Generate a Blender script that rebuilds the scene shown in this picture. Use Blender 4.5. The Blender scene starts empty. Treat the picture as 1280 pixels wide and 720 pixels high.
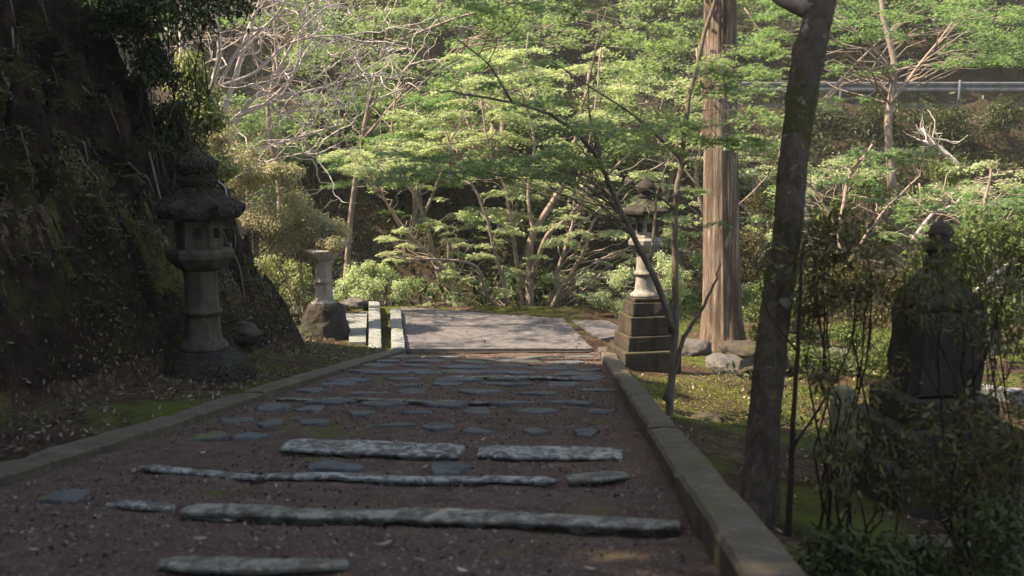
import bpy, math, random
import numpy as np
R = math.radians
SC = bpy.context.scene
COL = SC.collection
rng = np.random.default_rng(7)
random.seed(7)

# ------------------------------------------------------------------ camera
CAMZ = 3.06; PITCH = R(7.33); F = 1244.0
cd = bpy.data.cameras.new("camera"); cam = bpy.data.objects.new("camera", cd); COL.objects.link(cam)
cam.location = (0, 0, CAMZ); cam.rotation_euler = (math.pi/2 - PITCH, 0, 0)
cd.sensor_width = 36; cd.lens = 35.0; cd.clip_end = 600; cd.clip_start = 0.05
cd.dof.use_dof = True; cd.dof.focus_distance = 19.0; cd.dof.aperture_fstop = 2.6
SC.camera = cam

def at(px, py, Y):
    """point at forward distance Y on the sight line of a picture point"""
    a = (px-640)/F; b = (360-py)/F
    dy = math.cos(PITCH) + b*math.sin(PITCH); dz = -math.sin(PITCH) + b*math.cos(PITCH)
    t = Y/dy
    return np.array([a*t, Y, CAMZ + dz*t])
def on_path(px, py):
    a = (px-640)/F; b = (360-py)/F
    dy = math.cos(PITCH) + b*math.sin(PITCH); dz = -math.sin(PITCH) + b*math.cos(PITCH)
    t = 1.0/(-dz - 0.131*dy)
    Y = dy*t
    return (a*t, Y)

# ------------------------------------------------------------------ noise
def _h(n):
    n = np.sin(n)*43758.5453
    return n - np.floor(n)
def vn3(x, y, z):
    xi, yi, zi = np.floor(x), np.floor(y), np.floor(z)
    fx, fy, fz = x-xi, y-yi, z-zi
    fx = fx*fx*(3-2*fx); fy = fy*fy*(3-2*fy); fz = fz*fz*(3-2*fz)
    def c(i, j, k): return _h((xi+i)*12.9898 + (yi+j)*78.233 + (zi+k)*37.719)
    a = c(0,0,0)*(1-fx)+c(1,0,0)*fx; b = c(0,1,0)*(1-fx)+c(1,1,0)*fx
    d = c(0,0,1)*(1-fx)+c(1,0,1)*fx; e = c(0,1,1)*(1-fx)+c(1,1,1)*fx
    return ((a*(1-fy)+b*fy)*(1-fz)+(d*(1-fy)+e*fy)*fz)*2-1
def fbm(x, y, z=0.0, o=4):
    x = np.asarray(x, float); y = np.asarray(y, float); z = np.zeros_like(x)+z
    s = 0; a = 1.0
    for i in range(o):
        s = s + a*vn3(x*2**i+i*7.1, y*2**i+i*3.3, z*2**i+i*1.7); a *= .5
    return s
def sstep(a, b, x):
    t = np.clip((x-a)/(b-a), 0, 1); return t*t*(3-2*t)

# ------------------------------------------------------------------ terrain height
def path_z(Y): return np.maximum(2.06 - .131*Y, 0.0)
def left_in(Y): return np.interp(Y, [-5, 3, 4.78, 6.5, 9, 11.5, 13.5, 15, 15.7], [-2.95, -2.72, -2.57, -2.40, -2.23, -2.05, -1.88, -1.73, -1.66])
def right_in(Y): return .72 + .05*(np.minimum(Y, 15.7)-3.3)
def toe(Y):
    t = np.where(Y < 12, -3.75+.07*(Y-3), -3.12+.1*(Y-12))
    return np.where(Y > 14, -2.92-1.9*(Y-14), t)
def height(X, Y):
    X = np.asarray(X, float); Y = np.asarray(Y, float)
    b = path_z(Y)
    # valley beyond the landing, then the slope up to the road and the hill beyond
    v = -1.7*sstep(20.8, 24.5, Y) + .0*Y
    road = 5.0
    up = sstep(27.5, 36.5, Y)
    far = v*(1-up) + road*up
    far = np.where(Y > 36.5, road, far)
    edge = 42.6
    far = np.where(Y > edge, road + (Y-edge)*.72, far)
    far = np.where(Y > 110, road + (110-edge)*.72, far)
    z = np.where(Y > 20.8, far, b)
    # ground outside the kerbs
    rk = right_in(Y)+.22
    dr = X-rk
    inside = (X > left_in(Y)-.1) & (X < rk-.1)
    # right side falls away from the path
    rdrop = ((.20-.10*sstep(10, 13, Y)) + (.17-.13*sstep(9, 14, Y))*np.clip(dr, 0, 5.5))*sstep(-.05, .25, dr)
    nearw = 1-sstep(17, 24, Y)
    z = z - rdrop*nearw
    z = z + sstep(14, 34, X)*(1-sstep(28, 38, Y))*5.0
    # left bank
    s = toe(Y)-X
    n = fbm(X*.55+3, Y*.55, 1.3, 4)
    cap = 3.4 + 6.6*(1-sstep(11, 17, Y))
    rise = np.where(s > 0, np.where(s < .8, 2.25*s, 1.8+1.55*(s-.8)), 0)
    rise = rise*(1 + .14*n) + np.where(s > 0, 1, 0)*np.minimum(s, .5)*.5*n
    rise = cap*(1-np.exp(-rise/cap*1.0)) if False else np.minimum(rise, cap + .25*np.maximum(s-4, 0))
    low = 1-sstep(24, 36, Y)
    z = z + rise*low*(1-0*inside)
    # small leftover ground between kerb and bank
    zl = .06 + .12*np.clip(left_in(Y)-.3-X, 0, 1.2)
    z = z + np.where((X < left_in(Y)-.26) & (s < 0.6) & (Y < 16), zl, 0)
    # bumps
    amp = .035 + .10*sstep(.2, 3, np.maximum(dr, 0)) + .16*sstep(0, .6, s) + .5*sstep(44, 60, Y)+.15*sstep(21, 26, Y)
    onroad = ((Y > 36.6) & (Y < 42.6))
    z = z + fbm(X*1.1, Y*1.1, 0, 5)*amp*np.where(inside & (Y < 20.8), .15, 1)*np.where(onroad, .05, 1)
    z = z + sstep(.1, .8, s)*low*.10*fbm(X*3.1, Y*3.1, z*2.0, 3)
    slab = (Y > 15.4) & (Y < 20.6) & (X > -3.1) & (X < 1.7)
    z = z - np.where(inside & (Y < 15.9), .12, 0) - np.where(slab, .06, 0)
    return z

# ------------------------------------------------------------------ mesh helpers
def mesh_obj(name, V, Fc, mat, parent=None, smooth=False, label=None, cat=None, group=None, kind=None):
    me = bpy.data.meshes.new(name)
    me.from_pydata([tuple(map(float, v)) for v in V], [], [tuple(int(i) for i in f) for f in Fc])
    if smooth: me.polygons.foreach_set("use_smooth", [True]*len(me.polygons))
    return _link(name, me, mat, parent, label, cat, group, kind)
def _link(name, me, mat, parent=None, label=None, cat=None, group=None, kind=None):
    me.update()
    if mat: me.materials.append(mat)
    o = bpy.data.objects.new(name, me); COL.objects.link(o)
    if parent is not None: o.parent = parent
    tag(o, label, cat, group, kind)
    return o
def tag(o, label=None, cat=None, group=None, kind=None):
    if label: o["label"] = label
    if cat: o["category"] = cat
    if group: o["group"] = group
    if kind: o["kind"] = kind
def fast_mesh(name, V, loops, sizes, smooth=False):
    me = bpy.data.meshes.new(name)
    V = np.asarray(V, np.float32); loops = np.asarray(loops, np.int32); sizes = np.asarray(sizes, np.int32)
    me.vertices.add(len(V)); me.vertices.foreach_set("co", V.ravel())
    me.loops.add(len(loops)); me.loops.foreach_set("vertex_index", loops)
    me.polygons.add(len(sizes))
    st = np.concatenate([[0], np.cumsum(sizes)[:-1]]).astype(np.int32)
    me.polygons.foreach_set("loop_start", st)
    try: me.polygons.foreach_set("loop_total", sizes)
    except Exception: pass
    if smooth: me.polygons.foreach_set("use_smooth", np.ones(len(sizes), bool))
    me.update(calc_edges=True); me.validate()
    return me
def empty(name, loc, rz=0, label=None, cat=None, group=None):
    o = bpy.data.objects.new(name, None); COL.objects.link(o); o.location = tuple(map(float, loc)); o.rotation_euler = (0, 0, rz)
    o.empty_display_size = .2
    tag(o, label, cat, group); return o
def copy_tree(o, parent=None):
    c = o.copy(); COL.objects.link(c)
    if parent is not None: c.parent = parent
    for ch in list(o.children): copy_tree(ch, c)
    return c

class MB:
    def __init__(s): s.V = []; s.F = []
    def add(s, V, Fc):
        k = len(s.V); s.V += [tuple(v) for v in V]; s.F += [tuple(i+k for i in f) for f in Fc]
    def tube(s, pts, rad, n=7, cap=True):
        pts = np.asarray(pts, float); m = len(pts); rad = np.asarray(rad, float)*np.ones(m)
        t = np.gradient(pts, axis=0); t /= np.linalg.norm(t, axis=1, keepdims=True)+1e-9
        u = np.cross(t[0], [0.3, .9, .1]);
        if np.linalg.norm(u) < .1: u = np.cross(t[0], [1, 0, 0])
        u /= np.linalg.norm(u)
        an = np.arange(n)*2*math.pi/n; ca, sa = np.cos(an), np.sin(an)
        V = []
        for i in range(m):
            u = u - t[i]*np.dot(u, t[i]); u /= np.linalg.norm(u)+1e-9
            w = np.cross(t[i], u)
            V.append(pts[i] + rad[i]*(ca[:, None]*u + sa[:, None]*w))
        V = np.concatenate(V)
        Fc = [(i*n+j, i*n+(j+1) % n, (i+1)*n+(j+1) % n, (i+1)*n+j) for i in range(m-1) for j in range(n)]
        if cap: Fc += [tuple(range(n))[::-1], tuple((m-1)*n+j for j in range(n))]
        s.add(V, Fc)
    def lathe(s, prof, n=24, c=(0, 0, 0), rot=0, square=False):
        """prof: (radius, z) from bottom to top; n-gon section"""
        V = []; m = len(prof)
        for r, z in prof:
            for j in range(n):
                a = rot + 2*math.pi*j/n
                V.append((c[0]+r*math.cos(a), c[1]+r*math.sin(a), c[2]+z))
        Fc = [(i*n+j, i*n+(j+1) % n, (i+1)*n+(j+1) % n, (i+1)*n+j) for i in range(m-1) for j in range(n)]
        Fc += [tuple(range(n))[::-1], tuple((m-1)*n+j for j in range(n))]
        s.add(V, Fc)
    def box(s, c, d, rz=0):
        x, y, z = d[0]/2, d[1]/2, d[2]/2
        V = []
        for a in (-1, 1):
            for b in (-1, 1):
                for e in (-1, 1):
                    X, Y = a*x, b*y
                    V.append((c[0]+X*math.cos(rz)-Y*math.sin(rz), c[1]+X*math.sin(rz)+Y*math.cos(rz), c[2]+e*z))
        s.add(V, [(0,1,3,2), (4,6,7,5), (0,4,5,1), (2,3,7,6), (0,2,6,4), (1,5,7,3)])
    def build(s, name, mat, parent=None, smooth=False, bevel=0, rough=0, sub=0, **k):
        V = np.array(s.V)
        o = mesh_obj(name, V, s.F, mat, parent, smooth, **k)
        if bevel or sub or rough:
            import bmesh
            bm = bmesh.new(); bm.from_mesh(o.data)
            if bevel:
                es = [e for e in bm.edges if len(e.link_faces) == 2 and e.calc_face_angle(0) > .5]
                bmesh.ops.bevel(bm, geom=es, offset=bevel, segments=2, affect='EDGES', profile=.6)
            if sub:
                bmesh.ops.subdivide_edges(bm, edges=[e for e in bm.edges if e.calc_length() > sub], cuts=2, use_grid_fill=True)
                bmesh.ops.triangulate(bm, faces=[f for f in bm.faces if len(f.verts) > 4])
            if rough:
                for v in bm.verts:
                    p = v.co
                    q = np.array([vn3(p.x*9+i*5, p.y*9, p.z*9+i*3)+.5*vn3(p.x*23+i*5, p.y*23, p.z*23) for i in range(3)])
                    v.co.x += q[0]*rough; v.co.y += q[1]*rough; v.co.z += q[2]*rough*.6
            bm.to_mesh(o.data); bm.free()
        return o

# ------------------------------------------------------------------ materials
def nodes(name):
    m = bpy.data.materials.new(name); m.use_nodes = True
    nt = m.node_tree; nt.nodes.clear()
    return m, nt, nt.nodes, nt.links
class G:
    """small node helper"""
    def __init__(s, name):
        s.m, s.nt, s.n, s.l = nodes(name)
        s.out = s.n.new("ShaderNodeOutputMaterial")
        s.co = s.n.new("ShaderNodeTexCoord").outputs["Object"]
    def noise(s, scale, detail=5, rough=.6, co=None, dist=0):
        t = s.n.new("ShaderNodeTexNoise"); t.inputs["Scale"].default_value = scale; t.inputs["Detail"].default_value = detail
        t.inputs["Roughness"].default_value = rough; t.inputs["Distortion"].default_value = dist
        s.l.new(co or s.co, t.inputs["Vector"]); return t.outputs["Fac"]
    def voro(s, scale, co=None, out="Distance", feat='F1'):
        t = s.n.new("ShaderNodeTexVoronoi"); t.feature = feat; t.inputs["Scale"].default_value = scale
        s.l.new(co or s.co, t.inputs["Vector"]); return t.outputs[out]
    def scaled(s, v, co=None):
        t = s.n.new("ShaderNodeMapping"); t.inputs["Scale"].default_value = v
        s.l.new(co or s.co, t.inputs["Vector"]); return t.outputs[0]
    def ramp(s, f, stops):
        t = s.n.new("ShaderNodeValToRGB"); e = t.color_ramp.elements
        while len(e) < len(stops): e.new(.5)
        for i, (p, c) in enumerate(stops):
            e[i].position = p; e[i].color = (c, c, c, 1) if not isinstance(c, tuple) else (*c, 1)
        s.l.new(f, t.inputs[0]); return t.outputs[0]
    def mix(s, f, a, b):
        t = s.n.new("ShaderNodeMix"); t.data_type = 'RGBA'
        for v, k in ((f, 0), (a, 6), (b, 7)):
            if isinstance(v, (int, float)): t.inputs[k].default_value = v
            elif isinstance(v, tuple): t.inputs[k].default_value = (*v, 1)
            else: s.l.new(v, t.inputs[k])
        return t.outputs[2]
    def math(s, op, a, b):
        t = s.n.new("ShaderNodeMath"); t.operation = op
        for v, k in ((a, 0), (b, 1)):
            if isinstance(v, (int, float)): t.inputs[k].default_value = v
            else: s.l.new(v, t.inputs[k])
        return t.outputs[0]
    def upness(s):
        g = s.n.new("ShaderNodeNewGeometry"); x = s.n.new("ShaderNodeSeparateXYZ"); s.l.new(g.outputs["Normal"], x.inputs[0]); return x.outputs[2]
    def bump(s, f, strength=.5, dist=.02, prev=None):
        t = s.n.new("ShaderNodeBump"); t.inputs["Strength"].default_value = strength; t.inputs["Distance"].default_value = dist
        s.l.new(f, t.inputs["Height"])
        if prev: s.l.new(prev, t.inputs["Normal"])
        return t.outputs[0]
    def finish(s, col, rough=.9, bump=None, spec=.3):
        b = s.n.new("ShaderNodeBsdfPrincipled")
        if isinstance(col, tuple): b.inputs["Base Color"].default_value = (*col, 1)
        else: s.l.new(col, b.inputs["Base Color"])
        if isinstance(rough, (int, float)): b.inputs["Roughness"].default_value = rough
        else: s.l.new(rough, b.inputs["Roughness"])
        b.inputs["Specular IOR Level"].default_value = spec
        if bump: s.l.new(bump, b.inputs["Normal"])
        s.l.new(b.outputs[0], s.out.inputs[0]); return s.m

def mat_ground():
    g = G("forest_soil")
    base = g.ramp(g.noise(2.3, 8, .7), [(.3, (.028, .018, .012)), (.55, (.06, .038, .026)), (.75, (.10, .066, .045))])
    litter = g.ramp(g.voro(22, out="Color"), [(.55, 0.), (.8, 1.)])
    lc = g.mix(g.noise(40, 2), (.14, .085, .055), (.24, .18, .14))
    c = g.mix(g.math('MULTIPLY', litter, g.ramp(g.noise(.9, 4), [(.42, 0.), (.62, .75)])), base, lc)
    moss = g.ramp(g.noise(.75, 8, .68, dist=.4), [(.47, 0.), (.58, 1.)])
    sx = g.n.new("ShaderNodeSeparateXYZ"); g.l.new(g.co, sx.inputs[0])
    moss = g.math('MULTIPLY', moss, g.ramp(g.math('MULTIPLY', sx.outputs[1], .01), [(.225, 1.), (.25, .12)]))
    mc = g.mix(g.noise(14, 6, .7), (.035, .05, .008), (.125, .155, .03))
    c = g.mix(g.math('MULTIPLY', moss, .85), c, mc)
    c = g.mix(g.ramp(g.math('MULTIPLY', sx.outputs[1], .01), [(.225, 0.), (.25, .75)]), c, g.mix(g.noise(3, 6, .7), (.014, .010, .007), (.045, .034, .024)))  # soil beyond the landing painted darker to stand for canopy shade
    h = g.math('ADD', g.noise(9, 10, .75), g.math('MULTIPLY', g.voro(25), .5))
    return g.finish(c, .95, g.bump(h, .9, .06), .1)
def mat_bank():
    g = G("bank_soil")
    base = g.ramp(g.noise(3.1, 9, .72), [(.3, (.017, .012, .009)), (.5, (.042, .028, .021)), (.75, (.09, .06, .044))])
    moss = g.ramp(g.noise(2.1, 9, .74, dist=.5), [(.53, 0.), (.62, .8)])
    mc = g.mix(g.noise(16, 6, .7), (.035, .036, .012), (.10, .098, .032))
    c = g.mix(moss, base, mc)
    c = g.mix(g.ramp(g.noise(30, 4), [(.66, 0.), (.74, .7)]), c, (.17, .14, .115))
    h = g.math('ADD', g.noise(6, 12, .78, dist=.4), g.math('MULTIPLY', g.voro(14), .6))
    return g.finish(c, .95, g.bump(h, 1.0, .12), .1)
def mat_dirt():
    g = G("path_dirt")
    base = g.ramp(g.noise(5, 10, .75), [(.3, (.052, .031, .025)), (.55, (.10, .064, .053)), (.75, (.155, .107, .09))])
    grit = g.ramp(g.voro(90, out="Color"), [(.72, 0.), (.86, 1.)])
    c = g.mix(g.math('MULTIPLY', grit, .5), base, (.27, .23, .21))
    moss = g.ramp(g.noise(1.15, 7, .66, dist=.5), [(.55, 0.), (.66, 1.)])
    c = g.mix(g.math('MULTIPLY', moss, .75), c, g.mix(g.noise(30, 4), (.055, .062, .014), (.12, .13, .03)))
    h = g.math('ADD', g.noise(16, 10, .75), g.math('MULTIPLY', g.voro(70), .35))
    return g.finish(c, .95, g.bump(h, .8, .03), .15)
def mat_stone(name, dark, light, moss=.0, mossc=(.07, .08, .02), scale=1.0, spots=None, rough=.85, bs=.6):
    g = G(name)
    c = g.ramp(g.noise(4*scale, 9, .7), [(.28, dark), (.7, light)])
    c = g.mix(g.ramp(g.noise(45*scale, 4, .6), [(.55, 0.), (.7, .45)]), c, tuple(min(1, x*1.5) for x in light))
    c = g.mix(g.ramp(g.noise(13*scale, 6, .7, dist=.6), [(.54, 0.), (.66, .55)]), c, tuple(x*.45 for x in dark))
    c = g.mix(g.ramp(g.noise(7*scale, 6, .65, co=g.scaled((1, 1, .14))), [(.50, 0.), (.62, .55)]), c, tuple(x*.55 for x in dark))
    c = g.mix(g.ramp(g.noise(8.5*scale, 8, .75, dist=.4), [(.625, 0.), (.66, .55)]), c, tuple(min(1, x*1.35+.03) for x in light))
    if spots:
        c = g.mix(g.ramp(g.noise(11*scale, 7, .72, dist=.8), [(.46, 0.), (.54, .9)]), c, spots)
    if moss > 0:
        mk = g.math('ADD', g.math('MULTIPLY', g.upness(), .18), g.noise(1.8*scale, 7, .7))
        c = g.mix(g.ramp(mk, [(.78-moss*.35, 0.), (.90-moss*.35, .9)]), c, g.mix(g.noise(40, 3), mossc, tuple(x*1.7 for x in mossc)))
    h = g.math('ADD', g.noise(22*scale, 9, .75), g.math('MULTIPLY', g.noise(5*scale, 4), .8))
    return g.finish(c, rough, g.bump(h, bs, .025), .3)
def mat_bark(name, dark, light, vert=True, moss=0, lichen=0, scale=1.0, mossc=(.06, .065, .016)):
    g = G(name)
    co = g.scaled((1, 1, .12 if vert else .5))
    c = g.ramp(g.noise(16*scale, 9, .72, co=co), [(.3, dark), (.68, light)])
    c = g.mix(g.ramp(g.noise(1.2, 5, .6), [(.4, 0.), (.65, .5)]), c, tuple(x*.6 for x in light))
    if moss: c = g.mix(g.ramp(g.noise(3.2, 8, .72), [(.62-moss*.2, 0.), (.7-moss*.2, .85)]), c, mossc)
    if lichen: c = g.mix(g.ramp(g.noise(7.5, 7, .7, dist=.5), [(.60, 0.), (.66, lichen)]), c, (.34, .33, .28))
    h = g.noise(26*scale, 9, .75, co=co)
    return g.finish(c, .92, g.bump(h, .9, .03*1/scale if scale > 1 else .03), .15)
def mat_cedar():
    g = G("cedar_bark")
    co = g.scaled((1, 1, .06)); co2 = g.scaled((1, 1, .22))
    c = g.ramp(g.noise(20, 9, .75, co=co), [(.30, (.055, .034, .026)), (.5, (.18, .13, .10)), (.68, (.40, .335, .28))])
    c = g.mix(g.ramp(g.noise(4.2, 6, .6, co=co2), [(.50, 0.), (.6, .7)]), c, (.095, .06, .045))
    c = g.mix(g.ramp(g.noise(9, 8, .7, co=co2), [(.60, 0.), (.66, .75)]), c, (.45, .39, .30))
    return g.finish(c, .92, g.bump(g.noise(26, 10, .8, co=co), 1.0, .05), .15)
def mat_leaf(name, a, b, c3=None, transl=.45, rough=.5):
    g = G(name)
    geo = g.n.new("ShaderNodeNewGeometry")
    stops = [(0., a), (1., b)] if c3 is None else [(0., a), (.6, b), (1., c3)]
    col = g.ramp(geo.outputs["Random Per Island"], stops)
    p = g.n.new("ShaderNodeBsdfPrincipled"); g.l.new(col, p.inputs["Base Color"]); p.inputs["Roughness"].default_value = rough
    p.inputs["Specular IOR Level"].default_value = .25
    t = g.n.new("ShaderNodeBsdfTranslucent")
    g.l.new(g.mix(.7, col, tuple(min(1., x*y) for x, y in zip(b, (1.5, 1.65, .8)))), t.inputs[0])
    mx = g.n.new("ShaderNodeMixShader"); mx.inputs[0].default_value = transl
    g.l.new(p.outputs[0], mx.inputs[1]); g.l.new(t.outputs[0], mx.inputs[2]); g.l.new(mx.outputs[0], g.out.inputs[0])
    return g.m

M = dict(
 ground=mat_ground(), bank=mat_bank(), dirt=mat_dirt(),
 kerb=mat_stone("kerb_stone", (.06, .047, .037), (.155, .126, .10), moss=.12, spots=(.085, .068, .045), mossc=(.065, .068, .022)),
 flag=mat_stone("slate", (.062, .064, .07), (.13, .135, .148), moss=.24),
 stepst=mat_stone("lichened_stone", (.21, .215, .20), (.39, .40, .375), spots=(.075, .065, .06), moss=.1, scale=1.2),
 stepbr=mat_stone("worn_step_stone", (.14, .135, .115), (.31, .30, .26), moss=.1, spots=(.085, .07, .06)),
 concrete=mat_stone("landing_concrete", (.075, .068, .07), (.15, .138, .142), scale=1.1, bs=.3),
 mosspost_sunlit=mat_stone('mossy_post_sunlit_tone', (.12, .12, .07), (.26, .26, .16), moss=.4, mossc=(.13, .15, .04)),  # mossy stone, yellow-green raised to look sunlit though the post stands in shade
 pale=mat_stone("pale_stone", (.15, .155, .15), (.27, .275, .27), scale=1.5, moss=.12),
 lantern=mat_stone("lantern_granite", (.045, .039, .027), (.115, .102, .072), moss=.15, scale=1.6),
 lanternpale=mat_stone("pale_granite", (.20, .18, .155), (.33, .30, .265), scale=1.6),
 mossy=mat_stone("mossy_granite", (.026, .020, .015), (.075, .06, .045), moss=.34, mossc=(.04, .043, .012), scale=1.4),
 darkst=mat_stone("weathered_dark_granite", (.02, .016, .013), (.05, .041, .033), moss=.15, mossc=(.04, .045, .012), scale=1.6),
 rock=mat_stone("grey_rock", (.055, .05, .046), (.135, .12, .112), moss=.25),
 cedar=mat_cedar(),
 oakb=mat_bark("dark_mossy_bark", (.03, .022, .017), (.16, .125, .10), vert=False, moss=.55, lichen=.8),
 maplebark=mat_bark("pale_maple_bark", (.17, .125, .10), (.40, .32, .27), vert=False),
 youngbark=mat_bark("sapling_bark", (.10, .078, .062), (.27, .22, .18), vert=False, moss=.1),
 silver=mat_bark("silver_twig_bark", (.36, .30, .28), (.68, .60, .57), vert=False),
 darkbark=mat_bark("dark_bark", (.03, .021, .016), (.075, .055, .043), vert=False),
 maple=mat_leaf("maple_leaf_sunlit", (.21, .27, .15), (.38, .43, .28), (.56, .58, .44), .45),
 mapleg=mat_leaf("maple_leaf_green", (.07, .14, .055), (.14, .23, .10), (.26, .34, .18), .5),
 maplefar=mat_leaf("maple_leaf_far", (.09, .145, .06), (.19, .26, .13), (.35, .40, .24), .45),
 shrub=mat_leaf("shrub_leaf", (.12, .15, .065), (.26, .28, .14), (.42, .41, .26), .45),
 shrubbrown=mat_leaf("olive_shrub_leaf", (.22, .20, .13), (.36, .33, .23), (.50, .43, .35), .45),
 ever=mat_leaf("evergreen_leaf", (.02, .03, .012), (.045, .06, .02), (.075, .08, .03), .2),
 dusk=mat_leaf("reddish_shrub_leaf", (.10, .045, .028), (.08, .08, .032), (.17, .17, .07), .4),
 ground_leaf=mat_leaf("undergrowth_leaf", (.035, .06, .016), (.08, .115, .03), (.15, .17, .06), .35),
 darkunder=mat_leaf("shade_undergrowth_leaf", (.018, .028, .010), (.038, .052, .016), (.06, .075, .022), .25),  # darker copy of the undergrowth green, shade put into the leaf colour
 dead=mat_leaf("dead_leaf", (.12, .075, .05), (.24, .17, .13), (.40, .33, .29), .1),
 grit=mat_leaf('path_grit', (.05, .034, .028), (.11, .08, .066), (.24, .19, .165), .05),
 shademix=mat_leaf('valley_leaf_shade_tone', (.03, .035, .015), (.06, .075, .028), (.13, .13, .06), .3),  # plant green darkened to stand for shade on the valley floor
 mossd=mat_leaf('dark_moss_tuft', (.045, .05, .014), (.085, .09, .026), (.14, .135, .05), .2),
 mossl=mat_leaf('moss_tuft', (.07, .085, .015), (.13, .15, .03), (.20, .21, .06), .3),
 young=mat_leaf('young_maple_leaf', (.11, .17, .08), (.20, .27, .14), (.32, .38, .22), .5),
 capmoss=mat_leaf('cap_moss', (.022, .02, .010), (.045, .042, .018), (.08, .075, .03), .1),
 deadmix=mat_leaf('bank_dead_leaf', (.035, .024, .018), (.09, .062, .048), (.28, .23, .20), .1),
 deadshade=mat_leaf('dead_leaf_shade_tone', (.07, .045, .032), (.13, .09, .065), (.26, .20, .16), .1),  # darker copy of the dead leaf, bank shade put into its colour
 bankfern=mat_leaf('bank_fern_leaf', (.035, .038, .014), (.075, .078, .028), (.15, .135, .055), .25),
 metal=mat_stone("galvanised_steel", (.075, .08, .09), (.12, .127, .145), scale=.5, rough=.5, bs=.05),
 asphalt=mat_stone("asphalt", (.05, .05, .052), (.075, .075, .08), scale=1.5),
)

# ------------------------------------------------------------------ leaves
def leaf_shape(kind):
    if kind == 'star':   # five lobes
        P = [(0, -.06)]
        ang = [-125, -62, 0, 62, 125]; L = [.36, .52, .62, .52, .36]
        for i, (a, l) in enumerate(zip(ang, L)):
            P.append((math.sin(R(a))*l, math.cos(R(a))*l))
            if i < 4: b = (a+ang[i+1])/2; P.append((math.sin(R(b))*.2, math.cos(R(b))*.2))
        return np.array(P)
    if kind == 'tri':
        return np.array([(0, -.35), (.12, -.05), (.5, .05), (.14, .16), (0, .55), (-.14, .16), (-.5, .05), (-.12, -.05)])
    if kind == 'long':
        return np.array([(0, -.5), (.16, -.15), (.15, .15), (0, .5), (-.15, .15), (-.16, -.15)])
    return np.array([(0, -.5), (.33, 0), (0, .5), (-.33, 0)])
def leaves_mesh(name, C, Nrm, size, kind='quad', fold=.12, rg=rng):
    """C centres (n,3), Nrm normals (n,3), size (n,)"""
    n = len(C); S = leaf_shape(kind); k = len(S)
    Nrm = Nrm/(np.linalg.norm(Nrm, axis=1, keepdims=True)+1e-9)
    yaw = rg.uniform(0, 2*math.pi, n)
    a = np.stack([np.cos(yaw), np.sin(yaw), rg.normal(0, .3, n)], 1)
    u = a - Nrm*np.sum(a*Nrm, 1, keepdims=True); u /= np.linalg.norm(u, axis=1, keepdims=True)+1e-9
    w = np.cross(Nrm, u)
    size = np.asarray(size)*np.ones(n)
    V = C[:, None, :] + size[:, None, None]*(S[None, :, 0, None]*u[:, None, :] + S[None, :, 1, None]*w[:, None, :]
        - fold*(np.abs(S[None, :, 0, None])*2)**1.3*Nrm[:, None, :]*.6)
    V = V.reshape(-1, 3)
    return fast_mesh(name, V, np.arange(n*k), np.full(n, k))
def pad_points(c, r, az, n, rg, thick=.06, droop=.18, spread=1.2):
    """a flat maple spray: twigs fan out from its inner end; az = outward direction"""
    nt = max(4, int(5+r*4))
    ta = az + rg.uniform(-spread, spread, nt)
    tl = r*rg.uniform(.75, 1.25, nt)
    i = rg.integers(0, nt, n)
    u = np.sqrt(rg.uniform(0.01, 1, n))
    side = rg.normal(0, .11, n)*r*(.4+u)
    x = np.cos(ta[i])*u*tl[i] - np.sin(ta[i])*side
    y = np.sin(ta[i])*u*tl[i] + np.cos(ta[i])*side
    x -= math.cos(az)*r*.45; y -= math.sin(az)*r*.45
    z = rg.normal(0, thick*r, n) - droop*r*(u**2) + .06*r*np.sin(ta[i]*5)
    twigs = [(c + np.array([-math.cos(az)*r*.45, -math.sin(az)*r*.45, 0]),
              c + np.array([math.cos(a)*l*.85-math.cos(az)*r*.45, math.sin(a)*l*.85-math.sin(az)*r*.45, -droop*r*.7])) for a, l in zip(ta, tl)]
    return np.stack([c[0]+x, c[1]+y, c[2]+z], 1), twigs
def wob(a, b, n, amp, rg, sag=0):
    a = np.asarray(a, float); b = np.asarray(b, float)
    t = np.linspace(0, 1, n)[:, None]
    p = a*(1-t)+b*t
    L = np.linalg.norm(b-a)
    nz = np.cumsum(rg.normal(0, 1, (n, 3)), 0); nz -= nz[0] + (nz[-1]-nz[0])*t
    p = p + nz*amp*L/n + np.array([0, 0, 1.0])*sag*L*(t*(1-t)*4)
    return p
def smooth_poly(P, k=4):
    P = [np.asarray(p, float) for p in P]
    if len(P) < 3: return np.array([P[0]+(P[-1]-P[0])*i/4 for i in range(5)])
    Q = [2*P[0]-P[1]] + P + [2*P[-1]-P[-2]]
    out = []
    for i in range(1, len(Q)-2):
        for j in range(k):
            t = j/k
            out.append(.5*((2*Q[i])+(-Q[i-1]+Q[i+1])*t+(2*Q[i-1]-5*Q[i]+4*Q[i+1]-Q[i+2])*t*t+(-Q[i-1]+3*Q[i]-3*Q[i+1]+Q[i+2])*t**3))
    out.append(P[-1]); return np.array(out)

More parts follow.
